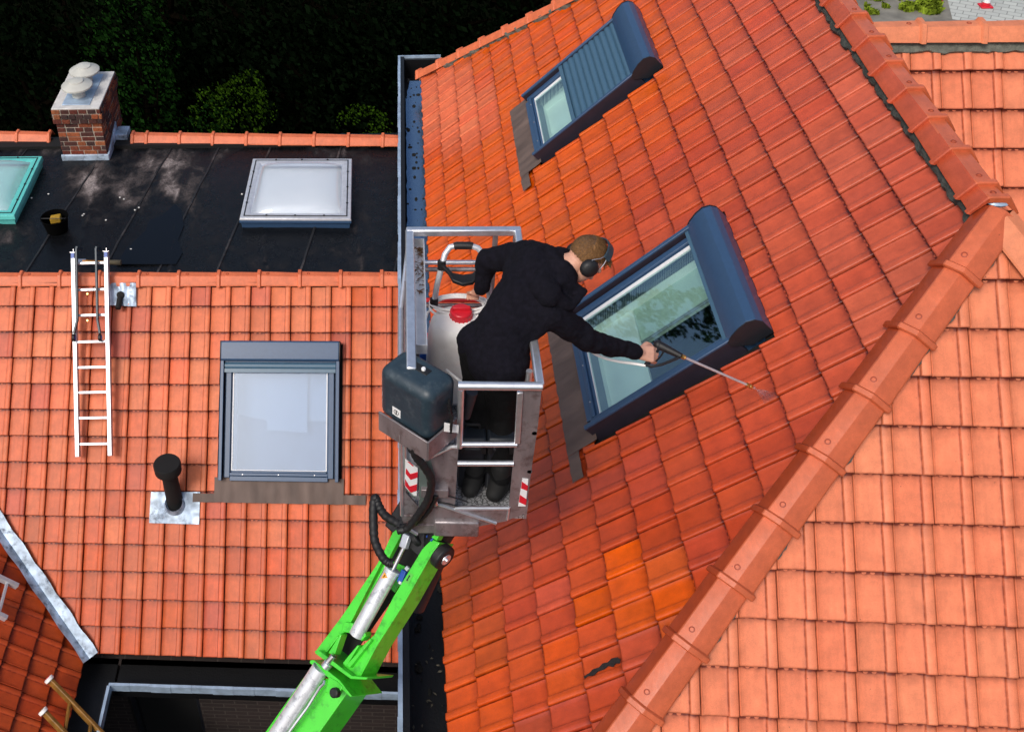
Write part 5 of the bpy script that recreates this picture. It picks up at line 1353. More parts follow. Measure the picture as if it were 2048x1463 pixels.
mb = MB(); c = bp_(*z4(600, 1190), .06); mb.lathe(c, [(.028, 0), (.028, .03), (.02, .036)], bn, 20); lp(mb, 'pin', M['black'])
# lower arm
mb = MB(); 
def lo_pts(x0, x1, y0=1095, y1=1700, h=0): return [bp_(*z4(x0[0], y0), h), bp_(*z4(x0[1], y1), h), bp_(*z4(x1[1], y1), h), bp_(*z4(x1[0], y0), h)]
ext = 2.2
qa = [bp_(*z4(375, 1078)), bp_(*z4(105, 1463)), bp_(*z4(300, 1463)), bp_(*z4(560, 1095))]
dd = (qa[1] - qa[0]).normalized(); qa[1] = qa[1] + dd * ext; qa[2] = qa[2] + dd * ext
mb.prism(qa, bn * -.04); 
lb = lp(mb, 'lower_arm', M['green'], .004)
mb = MB(); qb = [bp_(*z4(545, 1110), .0), bp_(*z4(290, 1463), .0), bp_(*z4(500, 1463), -.03), bp_(*z4(690, 1170), -.03)]
qb[1] = qb[1] + dd * ext; qb[2] = qb[2] + dd * ext
mb.prism(qb, bn * -.22); lp(mb, 'lower_arm', M['green'], .004)
mb = MB(); 
# cylinders
def tube_px(name, a, b, r, m, h=0, par=None, n=28):
    mb = MB(); mb.tube(bp_(*z4(*a), h), bp_(*z4(*b), h), r, n=n); return lp(mb, name, m, .003, par)
cy = tube_px('hydraulic_cylinder', (985, 345), (733, 795), .042, M['chrome'], .02)
tube_px('piston_rod', (1068, 180), (985, 350), .012, M['steel'], .02, cy)
tube_px('gland', (990, 336), (978, 358), .046, M['chrome'], .02, cy)
mb = MB(); mb.bar(bp_(*z4(1092, 98), .02), bp_(*z4(1062, 190), .02), .022, .018, bn); lp(mb, 'clevis', M['alu_white'], .004, cy)
mb = MB(); tp = [bp_(*z4(932, 358), .066), bp_(*z4(950, 398), .064), bp_(*z4(908, 400), .066)]; mb.prism(tp, bn * .001); ws = lp(mb, 'warning_sign', M['orange_st'], 0, cy)
mb = MB(); c = (tp[0] + tp[1] + tp[2]) / 3 + bn * .002; mb.box(c, .003, .008, .0005, (bw, ba, bn)); lp(mb, 'mark', M['black'], 0, ws)
cy2 = tube_px('hydraulic_cylinder', (490, 1020), (490 - 290 * 1.9, 1020 + 443 * 1.9), .050, M['chrome'], .05)
tube_px('piston_rod', (580, 935), (510, 1010), .018, M['steel'], .05, cy2); tube_px('gland', (545, 985), (520, 1015), .028, M['alu'], .05, cy2)
mb = MB(); mb.path([bp_(*z4(515, 1110), .07), bp_(*z4(512, 1130), .08), bp_(*z4(485, 1155), .07), bp_(*z4(400, 1290), .07), bp_(*z4(260, 1480), .07), bp_(*z4(20, 1840), .07)], .008, 8); lp(mb, 'hydraulic_pipe', M['alu'])
# valve, sticker, wheel at the arm head
mb = MB(); mb.bar(bp_(*z4(1075, 345), -.01), bp_(*z4(1040, 430), -.01), .016, .016, bn); lp(mb, 'valve', M['blue_pl'], .003)
mb = MB(); mb.bar(bp_(*z4(1082, 322), .0), bp_(*z4(1098, 342), .0), .012, .01, bn); mb.tube(bp_(*z4(1045, 420), 0), bp_(*z4(1036, 438), 0), .012); lp(mb, 'valve_fitting', M['alu_white'], .002)
stp = [z4(1108, 362), z4(1132, 374), z4(1098, 440), z4(1062, 425)]
mb = MB(); mb.prism([bp_(*q, .002) for q in stp], bn * .001); s2 = lp(mb, 'sticker', simple('green_sticker', (.10, .5, .06), .4))
mb = MB(); mb.ell(bp_(*z4(1103, 385), .004), .006, .006, .002, (bw, ba, bn), 8, 5); mb.ell(bp_(*z4(1088, 412), .004), .006, .006, .002, (bw, ba, bn), 8, 5); mb.bar(bp_(*z4(1103, 385), .004), bp_(*z4(1088, 412), .004), .003, .001, bn); lp(mb, 'mark', M['black'], 0, s2)
wc = bp_(*z4(1322, 240), -.02) + bw * .03
mb = MB(); mb.lathe(wc - bw * .05, [(.055, 0), (.072, .008), (.072, .05), (.06, .06), (.03, .06)], bw, 28); wh_ = lp(mb, 'roller', M['black'], .004)
mb = MB(); mb.lathe(wc + bw * .008, [(.034, 0), (.032, .006), (.012, .004), (.010, .016), (.0005, .018)], bw, 24, cap=False); lp(mb, 'roller_hub', M['alu'], 0, wh_)
mb = MB(); mb.tube(bp_(*z4(1140, 130), -.02), bp_(*z4(1175, 110), -.02), .05, n=20); mb.tube(bp_(*z4(1060, 90), -.05), bp_(*z4(1330, 190), -.06), .04, n=18); mb.box(bp_(*z4(1180, 60), -.1), .16, .1, .09, (bw, ba, bn)); lp(mb, 'head_block', M['black'], .01)
mb = MB(); mb.box(bp_(*z4(1262, 120), -.02), .022, .012, .03, (bw, ba, bn)); lp(mb, 'hose_clip', M['blue_pl'], .003)
bplate('head_lug', [(1250, 85), (1318, 88), (1290, 140), (1250, 115)], .02, .05, M['green'])
mb = MB(); mb.bar((BX0 + .25, BY0 - .02, ZF - .1), (BX0 + .25, BY0 + .6, ZF - .1), .12, .06); lp(mb, 'basket_mount', M['alu_dull'], .01)
mb = MB(); mb.bar(T0 + bn * -.1 + ba * -.02, Vector((BX0 + .2, BY0 + .1, ZF - .12)), .07, .07); lp(mb, 'basket_mount', M['black'], .01)
mb = MB(); mb.tube(bp_(*z4(1290, 260), -.25), bp_(*z4(1290, 260), -.25) + ba * .35 + bn * -.1, .06, n=18); lp(mb, 'slew_housing', M['clad_dark'], .01)
# hoses
dh = dT * .965
def hose(pts, r, name='hose', m='black', par=None):
    q = [Dp(*p_[:2], dh * (p_[2] if len(p_) > 2 else 1)) for p_ in pts]
    out = []
    for i in range(len(q) - 1):
        a, b = q[max(i - 1, 0)], q[i]; c, d = q[i + 1], q[min(i + 2, len(q) - 1)]
        for s in range(8):
            t = s / 8; out.append(.5 * ((2 * b) + (c - a) * t + (2 * a - 5 * b + 4 * c - d) * t * t + (3 * b - a - 3 * c + d) * t ** 3))
    out.append(q[-1]); mb = MB(); rr = [r * (1 + .07 * math.sin(i * 1.9) + .05 * random.random()) for i in range(len(out))]; mb.path(out, rr, 12); return lp(mb, name, M[m], 0, par)
hose([(795, 1046), (770, 1030), (757, 1010), (751, 995), (747, 1010), (747, 1050), (750, 1082), (764, 1112), (776, 1124), (786, 1126)], .023)
def face_hose(pts, r, off=.05):
    q = [fp(x_, y_) + Vector((0, -off, 0)) for x_, y_ in pts]; out = []
    for i in range(len(q) - 1):
        a, b = q[max(i - 1, 0)], q[i]; c, d = q[i + 1], q[min(i + 2, len(q) - 1)]
        for s in range(8):
            t = s / 8; out.append(.5 * ((2 * b) + (c - a) * t + (2 * a - 5 * b + 4 * c - d) * t * t + (3 * b - a - 3 * c + d) * t ** 3))
    out.append(q[-1]); mb = MB(); mb.path(out, [r * (1 + .08 * math.sin(i * 1.9)) for i in range(len(out))], 12); return lp(mb, 'hose', M['black'])
face_hose([(795, 1046), (815, 1040), (838, 1012), (856, 982), (862, 945), (848, 918), (833, 900), (829, 884), (845, 876)], .021)
face_hose([(800, 1044), (830, 1037), (855, 1014), (868, 992), (871, 980)], .015, .03)
face_hose([(818, 888), (832, 882), (848, 872)], .026, .03)
for a, b in (((868, 985), (872, 1000)), ((856, 985), (852, 1000))):
    mb = MB(); mb.tube(fp(*a) - Vector((0, .03, 0)), fp(*b) - Vector((0, .03, 0)), .012); lp(mb, 'hose_fitting', M['steel'], .002)
face_hose([(872, 988), (895, 988), (915, 993), (935, 1000)], .004, .012); face_hose([(872, 1001), (890, 1002), (915, 1008)], .004, .012)

# ------------------------------------------------------------------ things in the basket
# white trolley sprayer
sp0 = Zp(905, 700, ZF + .3)
scx, scy = Zp(915, 660, ZF + .5).x, Zp(915, 660, ZF + .5).y
SP = empty('trolley_sprayer', (scx, scy, ZF), 'white plastic wheeled sprayer tank with a red cap and coiled hose', 'sprayer')
def ring_s(z, a, b, n=28, e=2.6, cx=scx, cy=scy):
    out = []
    for i in range(n):
        t = 2 * math.pi * i / n; ct, st_ = math.cos(t), math.sin(t)
        out.append(Vector((cx + a * math.copysign(abs(ct) ** (2 / e), ct), cy + b * math.copysign(abs(st_) ** (2 / e), st_), z)))
    return out
mb = MB(); lv = [(.03, .13, .13), (.05, .165, .165), (.2, .175, .175), (.36, .172, .17), (.47, .166, .165), (.545, .155, .15), (.585, .125, .12), (.605, .06, .06), (.607, .02, .02)]
vs = []; 
for z, a, b in lv: vs += ring_s(ZF + z, a, b)
n = 28; fs = [(i * n + q, i * n + (q + 1) % n, (i + 1) * n + (q + 1) % n, (i + 1) * n + q) for i in range(len(lv) - 1) for q in range(n)]; fs += [tuple(reversed(range(n))), tuple(range((len(lv) - 1) * n, len(lv) * n))]
mb.add(vs, fs); tk = mb.build('tank', M['white_pl'], SP)
tk.modifiers.new('s', 'SUBSURF').render_levels = 1
cap = Zp(922, 627, ZF + .62)
mb = MB(); mb.lathe((cap.x, cap.y, ZF + .57), [(.05, -.08), (.055, .02), (.062, .02), (.062, .07), (.055, .078), (.0005, .08)], n=32, cap=False); mb.box((cap.x, cap.y, ZF + .655), .05, .012, .014); 
for i in range(18):
    a = i * math.pi / 9; mb.box((cap.x + .062 * math.cos(a), cap.y + .062 * math.sin(a), ZF + .6), .004, .004, .02)
mb.build('red_cap', M['red_pl'], SP, bevel=.003)
hy = Zp(920, 600, ZF + .62).y
mb = MB(); 
def sp_px(x, y, z): return Zp(x, y, z)
hp = [Zp(868, 607, ZF + .62), Zp(874, 570, ZF + .72), Zp(884, 530, ZF + .84), Zp(890, 508, ZF + .89), Zp(900, 494, ZF + .92), Zp(914, 491, ZF + .93), Zp(940, 491, ZF + .93), Zp(956, 496, ZF + .92), Zp(966, 508, ZF + .89), Zp(972, 540, ZF + .82), Zp(977, 575, ZF + .72), Zp(980, 600, ZF + .64)]
mb.path(hp, .017, 14); hd = mb.build('handle_bar', M['alu_white'], SP)
mb = MB(); mb.path([hp[4].lerp(hp[5], .6), hp[5], hp[6], hp[6].lerp(hp[7], .3)], .022, 16); mb.build('grip', M['black'], hd)
for q in (hp[0], hp[2].lerp(hp[3], -.1)):
    mb = MB(); mb.tube(q - Vector((0, .0, .02)), q + Vector((0, .01, .03)), .024, n=14); mb.build('clamp', M['black'], hd)
mb = MB(); q = [Zp(884, 532, ZF + .85), Zp(897, 543, ZF + .84), Zp(905, 555, ZF + .83), Zp(925, 561, ZF + .82), Zp(945, 558, ZF + .82), Zp(957, 546, ZF + .84), Zp(968, 538, ZF + .86)]
k = [.014, .022, .035, .042, .04, .03, .018]
vs = []; 
for a, b in zip(q, k): vs += [a + Vector((0, b, .012)), a + Vector((0, -b, .012)), a + Vector((0, -b, -.012)), a + Vector((0, b, -.012))]
fs = [(i * 4 + j, i * 4 + (j + 1) % 4, i * 4 + 4 + (j + 1) % 4, i * 4 + 4 + j) for i in range(6) for j in range(4)] + [(3, 2, 1, 0), (24, 25, 26, 27)]
mb.add(vs, fs); mb.build('hose_holder', M['black'], hd, bevel=.006)
mb = MB()
for r in range(5):
    pts = []
    for i in range(40):
        t = 2 * math.pi * i / 40 * (1 if i < 40 else 1); pts.append(Vector((scx + .01 + (.165 - .014 * (r % 3)) * math.cos(t), hy - .02 + (.10 - .01 * r) * math.sin(t), ZF + .585 + .014 * (r % 2) + .006 * r)))
    pts.append(pts[0]); mb.path(pts, .0075, 8, caps=False)
hc = Vector((scx, hy, ZF + .6))
mb.build('hose_coil', M['white_pl'], SP)
mb = MB(); mb.path([Zp(868, 612, ZF + .6), Zp(855, 625, ZF + .55), Zp(849, 645, ZF + .5), Zp(850, 668, ZF + .4)], .007, 8); mb.path([Zp(893, 740, ZF + .45), Zp(915, 758, ZF + .5), Zp(930, 768, ZF + .5), Zp(935, 790, ZF + .4)], .008, 8); mb.build('tank_hose', M['white_pl'], SP)
for s in (-1, 1):
    mb = MB(); mb.lathe((scx + s * .14 - .02, scy + .13, ZF + .08), [(.07, 0), (.08, .01), (.08, .03), (.07, .04)], (1, 0, 0), 20); mb.build('wheel', M['black'], SP)
# small canisters behind the tank
c = Zp(857, 690, ZF + .28); JC = empty('canister', (c.x, c.y, ZF), 'small blue canister with a red top squeezed left of the white sprayer', 'canister')
mb = MB(); mb.mm(c.x - .05, c.x + .06, c.y - .05, c.y + .07, ZF, ZF + .26); mb.build('body', M['blue_pl'], JC, bevel=.012)
mb = MB(); mb.mm(c.x - .05, c.x + .05, c.y + .0, c.y + .06, ZF + .262, ZF + .33); mb.build('cap', M['red_pl'], JC, bevel=.01)
# tool cases standing at the near end
for i, (xa, xb, lab) in enumerate(((921, 972, 'left of two black tool cases on the basket floor by the gate'), (977, 1030, 'right hand black tool case on the basket floor beside the light plate'))):
    p0, p1 = Zp(xa, 880, ZF + .40), Zp(xb, 880, ZF + .40); yb = p0.y
    o = empty('tool_case', ((p0.x + p1.x) / 2, yb + .08, ZF), lab, 'tool case', 'black tool cases in the basket')
    mb = MB(); mb.mm(p0.x, p1.x, yb, yb + .17, ZF + .02, ZF + .34); mb.build('case', M['clad_dark'], o, bevel=.015)
    mb = MB(); mb.mm(p0.x - .004, p1.x + .004, yb - .006, yb + .176, ZF + .345, ZF + .41); mb.build('lid', simple('case_lid', (.008, .012, .018), .5), o, bevel=.015)
    mb = MB(); xm = (p0.x + p1.x) / 2; mb.path([(xm - .04, yb + .08, ZF + .40), (xm - .035, yb + .08, ZF + .435), (xm + .035, yb + .08, ZF + .435), (xm + .04, yb + .08, ZF + .40)], .009, 8); mb.build('handle', M['black'], o)
    for q_ in (-.057, .057): mb = MB(); mb.mm(xm + q_ - .012, xm + q_ + .012, yb - .012, yb, ZF + .31, ZF + .37); mb.build('latch', M['black'], o)
cl = [Zp(x, y, ZF + .012) for x, y in ((985, 965), (1008, 955), (1016, 958), (1014, 985), (1003, 983), (986, 975))]
mb = MB(); mb.prism(cl, (0, 0, .008)); tag(mb.build('cloth', simple('blue_grey_cloth', (.12, .18, .28), .9, var=.3, nscale=40, bump=.5)), 'pale blue cloth lying on the basket tread plate by the boots', 'cloth')

# ------------------------------------------------------------------ the man
def W3(x, y, z): return Zp(x, y, z)
def camdir(x, y, z): return Vector(RC.T @ np.array([x, y, z], float)).normalized()
man_base = W3(965, 985, ZF)
MAN = empty('person', man_base, 'man in black hooded jacket and ear defenders leaning out of the basket to wash tiles', 'person')
hipc = W3(985, 715, 8.30); hl = W3(958, 690, 8.30); hr_ = W3(1008, 738, 8.29)
waist = W3(1003, 668, 8.42); chest = W3(1045, 600, 8.55); upper = W3(1078, 545, 8.62)
neck0 = W3(1112, 530, 8.66)
shL = W3(1045, 512, 8.58); shR = W3(1098, 628, 8.55)
elL = W3(975, 520, 8.44); wrL = W3(960, 575, 8.28)
elR = W3(1178, 680, 8.36); wrR = W3(1262, 703, 8.20); hdR = W3(1293, 707, 8.165)
print('man', (shR - elR).length, (elR - wrR).length, (hipc - neck0).length, hipc.z - ZF, (hl - hr_).length)
HC = W3(1170, 519, 8.715)
up_h = camdir(.74, -.62, -.22); f_h = camdir(.58, .66, .46); f_h = (f_h - up_h * f_h.dot(up_h)).normalized(); r_h = f_h.cross(up_h).normalized()
# right ear side must look at the camera
if (Vector(C0) - HC).dot(r_h) < 0: r_h.negate()
hx = (f_h, r_h, up_h)
HS = .94
def HP(f, r, u): return HC + (f_h * f + r_h * r + up_h * u) * HS
skinc = [(neck0, .062, HP(-.03, 0, -.07), .06)]
def head_extra(mb):
    mb.ell(HP(-.012, 0, .028), .099, .077, .087, hx, 20, 14)
    mb.ell(HP(.022, 0, -.045), .072, .062, .075, hx, 18, 12)
    mb.ell(HP(.058, 0, -.088), .03, .034, .026, hx, 14, 10)
    mb.ell(HP(.082, 0, .018), .022, .055, .018, hx, 14, 10)         # brow
    mb.capsule(HP(.086, 0, .0), .010, HP(.112, 0, -.036), .013)     # nose
    mb.ell(HP(.092, .012, -.038), .012, .011, .009, hx, 10, 8); mb.ell(HP(.092, -.012, -.038), .012, .011, .009, hx, 10, 8)
    mb.ell(HP(.086, 0, -.064), .013, .024, .0065, hx, 12, 8); mb.ell(HP(.083, 0, -.076), .012, .021, .007, hx, 12, 8)
    for s in (1, -1):
        mb.ell(HP(-.012, .080 * s, -.008), .018, .010, .032, hx, 12, 8)
        mb.ell(HP(.062, .040 * s, -.022), .022, .02, .02, hx, 12, 8)
        mb.ell(HP(.074, .030 * s, .0), .014, .016, .010, hx, 10, 8)
# hand closed round the grip of the spray gun
ld = (W3(1365, 711, 8.145) - W3(1315, 688, 8.16)).normalized()
fa = (hdR - wrR).normalized(); hu = camdir(0, -.2, -1); hu = (hu - fa * hu.dot(fa)).normalized(); hs = fa.cross(hu).normalized()
if hs.dot(camdir(0, 1, 0)) < 0: hs.negate()        # hs points down in the picture, towards the little finger
K = 1.08
def HD(a, s, u): return hdR + fa * a * K + hs * s * K + hu * u * K
hand = [(wrR, .030, HD(-.035, 0, 0), .026)]
for s_, w_ in ((-.028, .016), (-.009, .0165), (.011, .016), (.029, .0145)):
    hand.append((HD(-.04, s_ * .6, 0), .017, HD(.028, s_, .004), w_))
flen = [(-.030, .047, .028, .021, .0098), (-.010, .050, .031, .022, .0102), (.011, .046, .029, .020, .0096), (.030, .037, .023, .018, .0085)]
for i, (s_, a, b, c, r) in enumerate(flen):
    k0 = HD(.030, s_, .004); k1 = HD(.030 + a * .86, s_ * 1.02 + .003, .000 - a * .25); k2 = HD(.030 + a * .86 + b * .30, s_ * 1.0 + .004, -a * .25 - b * .85); k3 = HD(.030 + a * .86 - c * .4, s_ + .003, -a * .25 - b * .85 - c * .7)
    hand += [(k0, r * 1.12, k1, r * 1.02), (k1, r, k2, r * .95), (k2, r * .93, k3, r * .82)]
th0 = HD(-.018, -.030, -.006); th1 = HD(.012, -.052, -.014); th2 = HD(.040, -.050, -.022); th3 = HD(.058, -.040, -.028)
hand += [(th0, .015, th1, .013), (th1, .0125, th2, .0115), (th2, .0112, th3, .0095)]
lhand = [(wrL, .026, wrL + Vector((-.02, .03, -.06)), .024)]
lb_ = wrL + Vector((-.02, .03, -.06))
for i in range(4):
    o_ = Vector((.018 * (i - 1.5), .0, 0)); lhand += [(lb_ + o_, .011, lb_ + o_ + Vector((-.01, .035, -.03)), .0098), (lb_ + o_ + Vector((-.01, .035, -.03)), .0096, lb_ + o_ + Vector((-.012, .02, -.06)), .009)]
lhand += [(lb_ + Vector((.02, 0, .02)), .012, lb_ + Vector((.04, .03, 0)), .010)]
body = skinc + hand + lhand + [(elR, .036, wrR, .028), (shR, .045, elR, .038), (shL, .045, elL, .038), (elL, .036, wrL, .028), (neck0, .06, chest, .12), (chest, .12, hipc, .12),
      (shL, .05, upper, .09), (shR, .05, upper, .09)]
fl, fr_ = W3(948, 955, ZF + .09), W3(1000, 965, ZF + .09)
knL, knR = W3(958, 812, ZF + .47), W3(1004, 826, ZF + .47)
body += [(hl, .08, knL, .045), (knL, .043, fl, .03), (hr_, .075, knR, .042), (knR, .042, fr_, .03), (hl, .09, hr_, .085)]
bo = organic('body', body, M['skin'], MAN, voxel=.0048, smooth=3, extra=head_extra)
# eyes, brows
for s in (1, -1):
    mb = MB(); mb.ell(HP(.082, .029 * s, .0), .009, .011, .006, hx, 12, 8); ey = mb.build('eye', M['white_pt'], MAN)
    mb = MB(); mb.ell(HP(.089, .029 * s, .0), .003, .005, .005, hx, 8, 6); mb.build('iris', M['black'], ey)
# hair: short strands over a fitted cap
M['hair'] = leaf_mat('hair_brown', (.21, .105, .042)); _hr = [n for n in M['hair'].node_tree.nodes if n.type == 'VALTORGB'][0]; _hr.color_ramp.elements[0].color = (.12, .058, .024, 1); _hr.color_ramp.elements[1].color = (.30, .16, .07, 1); M['hair_dark'] = simple('hair_under', (.11, .058, .028), .8, var=.2, nscale=120, bump=.6, bscale=200)
mb = MB(); mb.ell(HP(-.020, 0, .036), .097, .079, .087, hx, 24, 16)
mb.ell(HP(.064, 0, .080), .028, .046, .022, hx, 16, 10)
hcap = mb.build('hair', M['hair_dark'], MAN)
mb = MB(); rnd = random.Random(3); cnt = 0
crown = Vector((-.06, 0, .75)).normalized()
while cnt < 9000:
    v = Vector((rnd.gauss(0, 1), rnd.gauss(0, 1), rnd.gauss(0, 1))).normalized()
    f, r, u = v
    if f > .25 and u < .42: continue
    if f > .62 and u < .62: continue
    if u < -.55: continue
    if f > -.05 and u < .05: continue
    short = u < .35 or f < -.55
    cnt += 1
    root = HP(-.018 + f * .103, r * .084, .036 + u * .092)
    nrm = (f_h * f + r_h * r + up_h * u).normalized()
    flow = Vector((f, r, u)) - crown; flow = f_h * (flow.x + (.9 if not short else -.0)) + r_h * flow.y + up_h * (flow.z - (0 if not short else .5))
    flow = (flow - nrm * flow.dot(nrm)).normalized()
    L_ = rnd.uniform(.008, .014) if short else rnd.uniform(.024, .040) + (.03 if f > .3 else 0)
    tip = root + flow * L_ * .95 + nrm * L_ * (.15 if short else .16) + Vector((rnd.gauss(0, 1), rnd.gauss(0, 1), rnd.gauss(0, 1))) * .0016
    sd_ = flow.cross(nrm) * .0013
    mb.add([root - sd_, root + sd_, tip], [(0, 1, 2)])
for i in range(2200):
    v = Vector((rnd.gauss(0, 1), rnd.gauss(0, 1), rnd.gauss(0, 1))).normalized()
    if v.z < -.2: continue
    root = HP(.064 + v.x * .028, v.y * .046, .080 + v.z * .022); nrm = (f_h * v.x + r_h * v.y + up_h * v.z).normalized()
    flow = (f_h * .9 + r_h * (v.y * .5 + rnd.gauss(0, .08)) - up_h * .1); flow = (flow - nrm * flow.dot(nrm) * .6).normalized(); L_ = rnd.uniform(.02, .04)
    sd_ = flow.cross(nrm).normalized() * .0013; mb.add([root - sd_, root + sd_, root + flow * L_ + nrm * L_ * .15], [(0, 1, 2)])
me = bpy.data.meshes.new('hair_strands'); me.from_pydata(mb.v, [], mb.f); link('hair_strands', me, M['hair'], hcap)
# jacket, hood
jk = [(waist, .140, chest, .150), (chest, .150, upper, .145), (hipc + Vector((0.01, -.01, .0)), .145, waist, .138), (upper, .13, neck0 + (neck0 - upper) * .1, .085),
      (shL, .082, upper, .13), (shR, .082, upper, .13), (shL, .08, chest, .13), (shR, .085, chest, .14), (shR, .08, waist, .11),
      (shR, .082, elR, .060), (elR, .058, wrR, .040), (wrR, .040, wrR + fa * .012, .041),
      (shL, .085, elL, .064), (elL, .062, wrL, .045),
      (hl + Vector((0, 0, .02)), .115, waist, .125), (hr_ + Vector((0, 0, .02)), .12, waist, .14), (W3(962, 676, 8.36), .085, chest, .13)]
# sleeve folds
for t, r_ in ((.12, .064), (.3, .060), (.48, .055), (.68, .050), (.86, .046)):
    p_ = elR.lerp(wrR, t); d_ = (wrR - elR).normalized(); jk.append((p_ - d_ * .006, r_, p_ + d_ * .006, r_ * .98))
for t in (.3, .55, .8):
    p_ = shR.lerp(elR, t); jk.append((p_, .076 - .012 * t, p_ + Vector((.005, 0, 0)), .076 - .012 * t))
organic('jacket', jk, M['fabric'], MAN, voxel=.011, smooth=5, disp=.04, dscale=.10)
hood = []
hb0 = neck0 + (upper - neck0) * .25 + camdir(0, 0, -1) * .035
ring = []
for i in range(15):
    t = 2 * math.pi * i / 14
    c_ = HP(-.055, 0, -.10).lerp(neck0, .45)
    ring.append(c_ + r_h * .098 * math.cos(t) + (f_h * .085 - (neck0 - chest).normalized() * .01) * math.sin(t) + up_h * (.012 * math.cos(2 * t)))
for i in range(14): hood.append((ring[i], .030 + .006 * math.sin(i * 2), ring[i + 1], .030 + .006 * math.sin(i * 2 + 2)))
hood += [(hb0, .088, W3(1085, 575, 8.66), .075), (W3(1072, 520, 8.66), .062, W3(1098, 590, 8.66), .065), (W3(1098, 590, 8.66), .05, W3(1140, 612, 8.60), .030), (W3(1118, 560, 8.68), .05, W3(1165, 582, 8.62), .020), (W3(1140, 612, 8.60), .028, W3(1168, 583, 8.62), .018), (W3(1058, 492, 8.66), .035, W3(1090, 505, 8.68), .05), (W3(1118, 585, 8.62), .05, W3(1146, 588, 8.60), .032), (W3(1118, 600, 8.60), .05, W3(1150, 600, 8.585), .026)]
organic('hood', hood, M['fabric'], MAN, voxel=.008, smooth=4, disp=.016, dscale=.07)
tr = [(hl, .105, knL, .078), (knL, .076, fl + Vector((0, 0, .06)), .062), (hr_, .10, knR, .078), (knR, .076, fr_ + Vector((0, 0, .06)), .062), (hl, .115, hr_, .115), (hipc, .13, waist, .13)]
organic('trousers', tr, M['trouser'], MAN, voxel=.011, smooth=4, disp=.02, dscale=.1)
for nm, a, dx in (('boot', fl, Vector((.045, .09, 0))), ('boot', fr_, Vector((.06, .08, 0)))):
    g = Vector((a.x, a.y, ZF + .05))
    organic('boot', [(g - dx * .5, .048, g + dx * .9, .046), (g + dx * .9, .046, g + dx * 1.5 - Vector((0, 0, .008)), .038), (a, .052, a + Vector((0, 0, .12)), .056), (g - dx * .4, .05, a + Vector((0, 0, .04)), .052)], M['matt_black'], MAN, voxel=.009, smooth=3)

# ear defenders
ED = empty('ear_defenders', HP(0, .09, 0), 'black ear defenders with wire arms worn over the man\'s brown hair', 'ear defenders')
for s in (1, -1):
    c_ = HP(-.012, .088 * s, -.012); mb = MB()
    mb.lathe(c_, [(.038, 0), (.045, .004), (.046, .016), (.043, .028), (.032, .038), (.014, .043), (.0005, .044)], r_h * s, 28, cap=False)
    cp2 = mb.build('ear_cup', M['shell'] if False else M['black'], ED)
    mb = MB(); mb.lathe(c_ - r_h * .012 * s, [(.030, 0), (.036, .004), (.036, .010), (.032, .014)], r_h * s, 24); mb.build('cushion', M['matt_black'], cp2)
    for e in (1, -1):
        mb = MB(); mb.path([HP(-.012 + .036 * e, .106 * s, -.006), HP(-.006 + .036 * e, .108 * s, .030), HP(.004 + .020 * e, .103 * s, .062), HP(.006 + .010 * e, .094 * s, .088)], .0024, 8); mb.build('wire_arm', M['steel'], ED)
mb = MB(); vs = []
for i in range(25):
    t = math.radians(28) + math.radians(124) * i / 24; rr = .128
    p_ = HP(.006, 0, .020) + r_h * .104 * math.cos(t) + up_h * .118 * math.sin(t); o_ = (r_h * math.cos(t) + up_h * math.sin(t)) * .008
    p_ = p_ + f_h * .006; vs += [p_ - f_h * .023, p_ + f_h * .023, p_ + f_h * .021 + o_, p_ - f_h * .021 + o_]
mb.add(vs, [(i * 4 + j, i * 4 + (j + 1) % 4, i * 4 + 4 + (j + 1) % 4, i * 4 + 4 + j) for i in range(24) for j in range(4)] + [(3, 2, 1, 0), (96, 97, 98, 99)])
mb.build('headband', M['shell'], ED, bevel=.002)

# spray lance and its hose
g0, g1 = W3(1316, 689, 8.16), W3(1363, 712, 8.145)
tipw = PA.P(1510, 776, .09)
LN = empty('spray_lance', g0, 'pressure lance with black trigger gun, brass fittings and long silver tube held over the tiles', 'spray lance')
gup = camdir(.3, -.6, -.8)
mb = MB(); mb.path([g0 - (g1 - g0) * .05, g0 + (g1 - g0) * .25, g1], [.023, .022, .015], 12); mb.ell(g0, .024, .026, .024, n=14)
gl = mb.build('gun', M['black'], LN, bevel=.002)
mb = MB(); mb.path([W3(1318, 694, 8.155), W3(1308, 706, 8.145), W3(1298, 722, 8.13), W3(1292, 730, 8.125)], [.013, .014, .014, .012], 12); mb.build('grip', M['black'], gl)
mb = MB(); mb.path([W3(1292, 729, 8.125), W3(1302, 733, 8.125), W3(1325, 728, 8.13), W3(1345, 720, 8.135), W3(1358, 714, 8.14)], [.008, .0075, .0075, .008, .008], 10); mb.build('guard', M['black'], gl)
mb = MB(); mb.path([W3(1328, 700, 8.15), W3(1322, 712, 8.14), W3(1312, 722, 8.135)], .005, 8); mb.build('trigger', M['black'], gl)
td = (tipw - g1); 
mb = MB(); mb.lathe(g1, [(.010, 0), (.012, .004), (.012, .012), (.009, .014), (.012, .016), (.012, .024), (.008, .028)], td, 12); mb.build('coupling', M['brass'], LN)
mb = MB(); mb.tube(g1 + td.normalized() * .026, g1 + td * .895, .0068, n=12); mb.build('tube', M['alu_white'], LN)
mb = MB(); mb.lathe(g1 + td * .87, [(.007, 0), (.011, .006), (.012, .02), (.009, .028), (.012, .032), (.012, .05), (.007, .056)], td, 12); mb.build('coupling', M['brass'], LN)
mb = MB(); mb.lathe(g1 + td * .95, [(.006, 0), (.008, .01), (.008, td.length * .04), (.003, td.length * .05)], td, 12); mb.build('nozzle', M['alu'], LN)
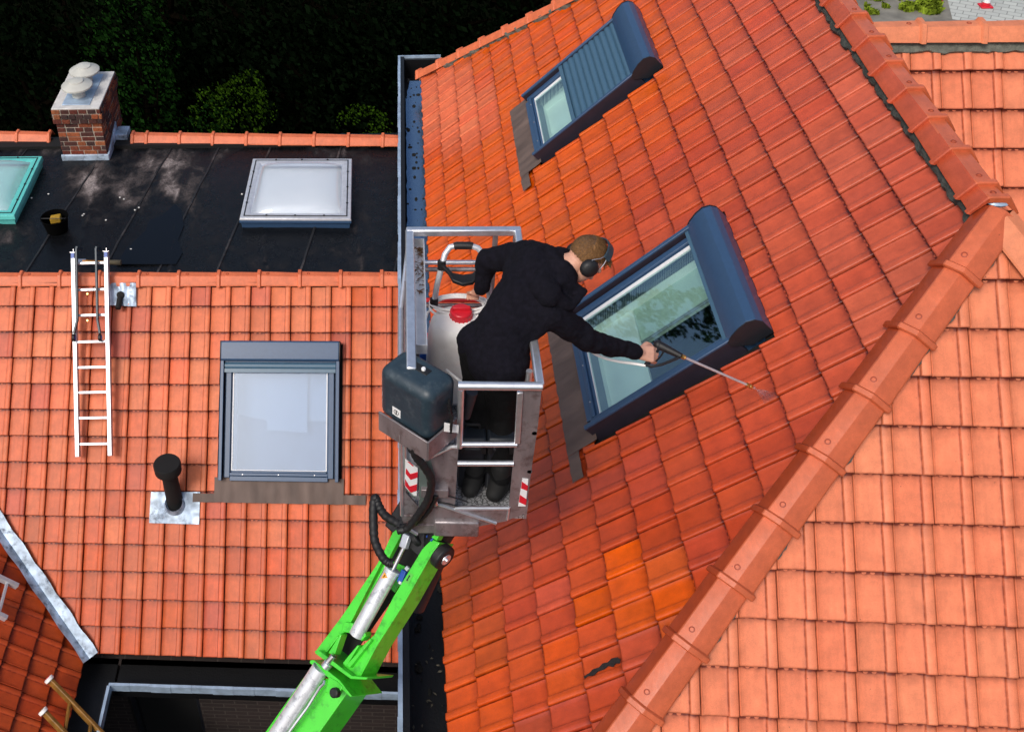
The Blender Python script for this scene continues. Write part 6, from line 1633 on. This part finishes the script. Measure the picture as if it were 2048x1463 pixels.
mb = MB(); hp_ = [W3(1292, 731, 8.12), W3(1270, 727, 8.11), W3(1235, 722, 8.12), W3(1205, 714, 8.15), W3(1180, 700, 8.2), W3(1158, 670, 8.26), W3(1110, 640, 8.3), W3(1040, 640, 8.1), W3(960, 660, 7.95)]
out = []
for i in range(len(hp_) - 1):
    a, b, c, d = hp_[max(i - 1, 0)], hp_[i], hp_[i + 1], hp_[min(i + 2, len(hp_) - 1)]
    for s in range(6):
        t = s / 6; out.append(.5 * ((2 * b) + (c - a) * t + (2 * a - 5 * b + 4 * c - d) * t * t + (3 * b - a - 3 * c + d) * t ** 3))
mb.path(out, .0075, 10); tag(mb.build('spray_hose', M['white_pl']), 'thin white hose hanging in a bow below the man\'s sleeve', 'hose')
# water fanning out of the nozzle
m = bpy.data.materials.new('water_mist'); m.use_nodes = True; nt = m.node_tree; nt.nodes.remove(nt.nodes['Principled BSDF'])
t = N(nt, "ShaderNodeBsdfTransparent"); d = N(nt, "ShaderNodeBsdfTranslucent"); d.inputs[0].default_value = (.97, .97, 1, 1); mx = N(nt, "ShaderNodeMixShader"); mx.inputs[0].default_value = .2
nt.links.new(t.outputs[0], mx.inputs[1]); nt.links.new(d.outputs[0], mx.inputs[2]); nt.links.new(mx.outputs[0], nt.nodes['Material Output'].inputs[0])
mb = MB(); rnd = random.Random(2); s0 = g1 + td * 1.0
ea = PA.P(1530, 806, .005); eb = PA.P(1556, 786, .005); em = (ea + eb) / 2
for k_, sc in enumerate((.5, 1.0)):
    for L_ in (1.0,):
        c_ = s0.lerp(em, L_); h_ = (eb - ea) * .5 * sc * L_; w_ = PA.up.cross(h_).normalized() * .012 * sc * L_
        n_ = 18; vs = [s0] + [c_ + h_ * math.cos(2 * math.pi * i / n_) * (1 + .1 * math.sin(i * 5)) + w_ * math.sin(2 * math.pi * i / n_) for i in range(n_)]
        mb.add(vs, [(0, 1 + i, 1 + (i + 1) % n_) for i in range(n_)])
for i in range(14):
    f = rnd.random(); e = ea.lerp(eb, f); a = s0.lerp(e, rnd.uniform(0, .3)); mb.path([a, a.lerp(e, rnd.uniform(.3, .7))], [.0006, .0012], 5)
tag(mb.build('water_spray', m), 'fan of fine water spray between the lance tip and the red tiles', 'water', kind='stuff')
bpy.context.view_layer.update()
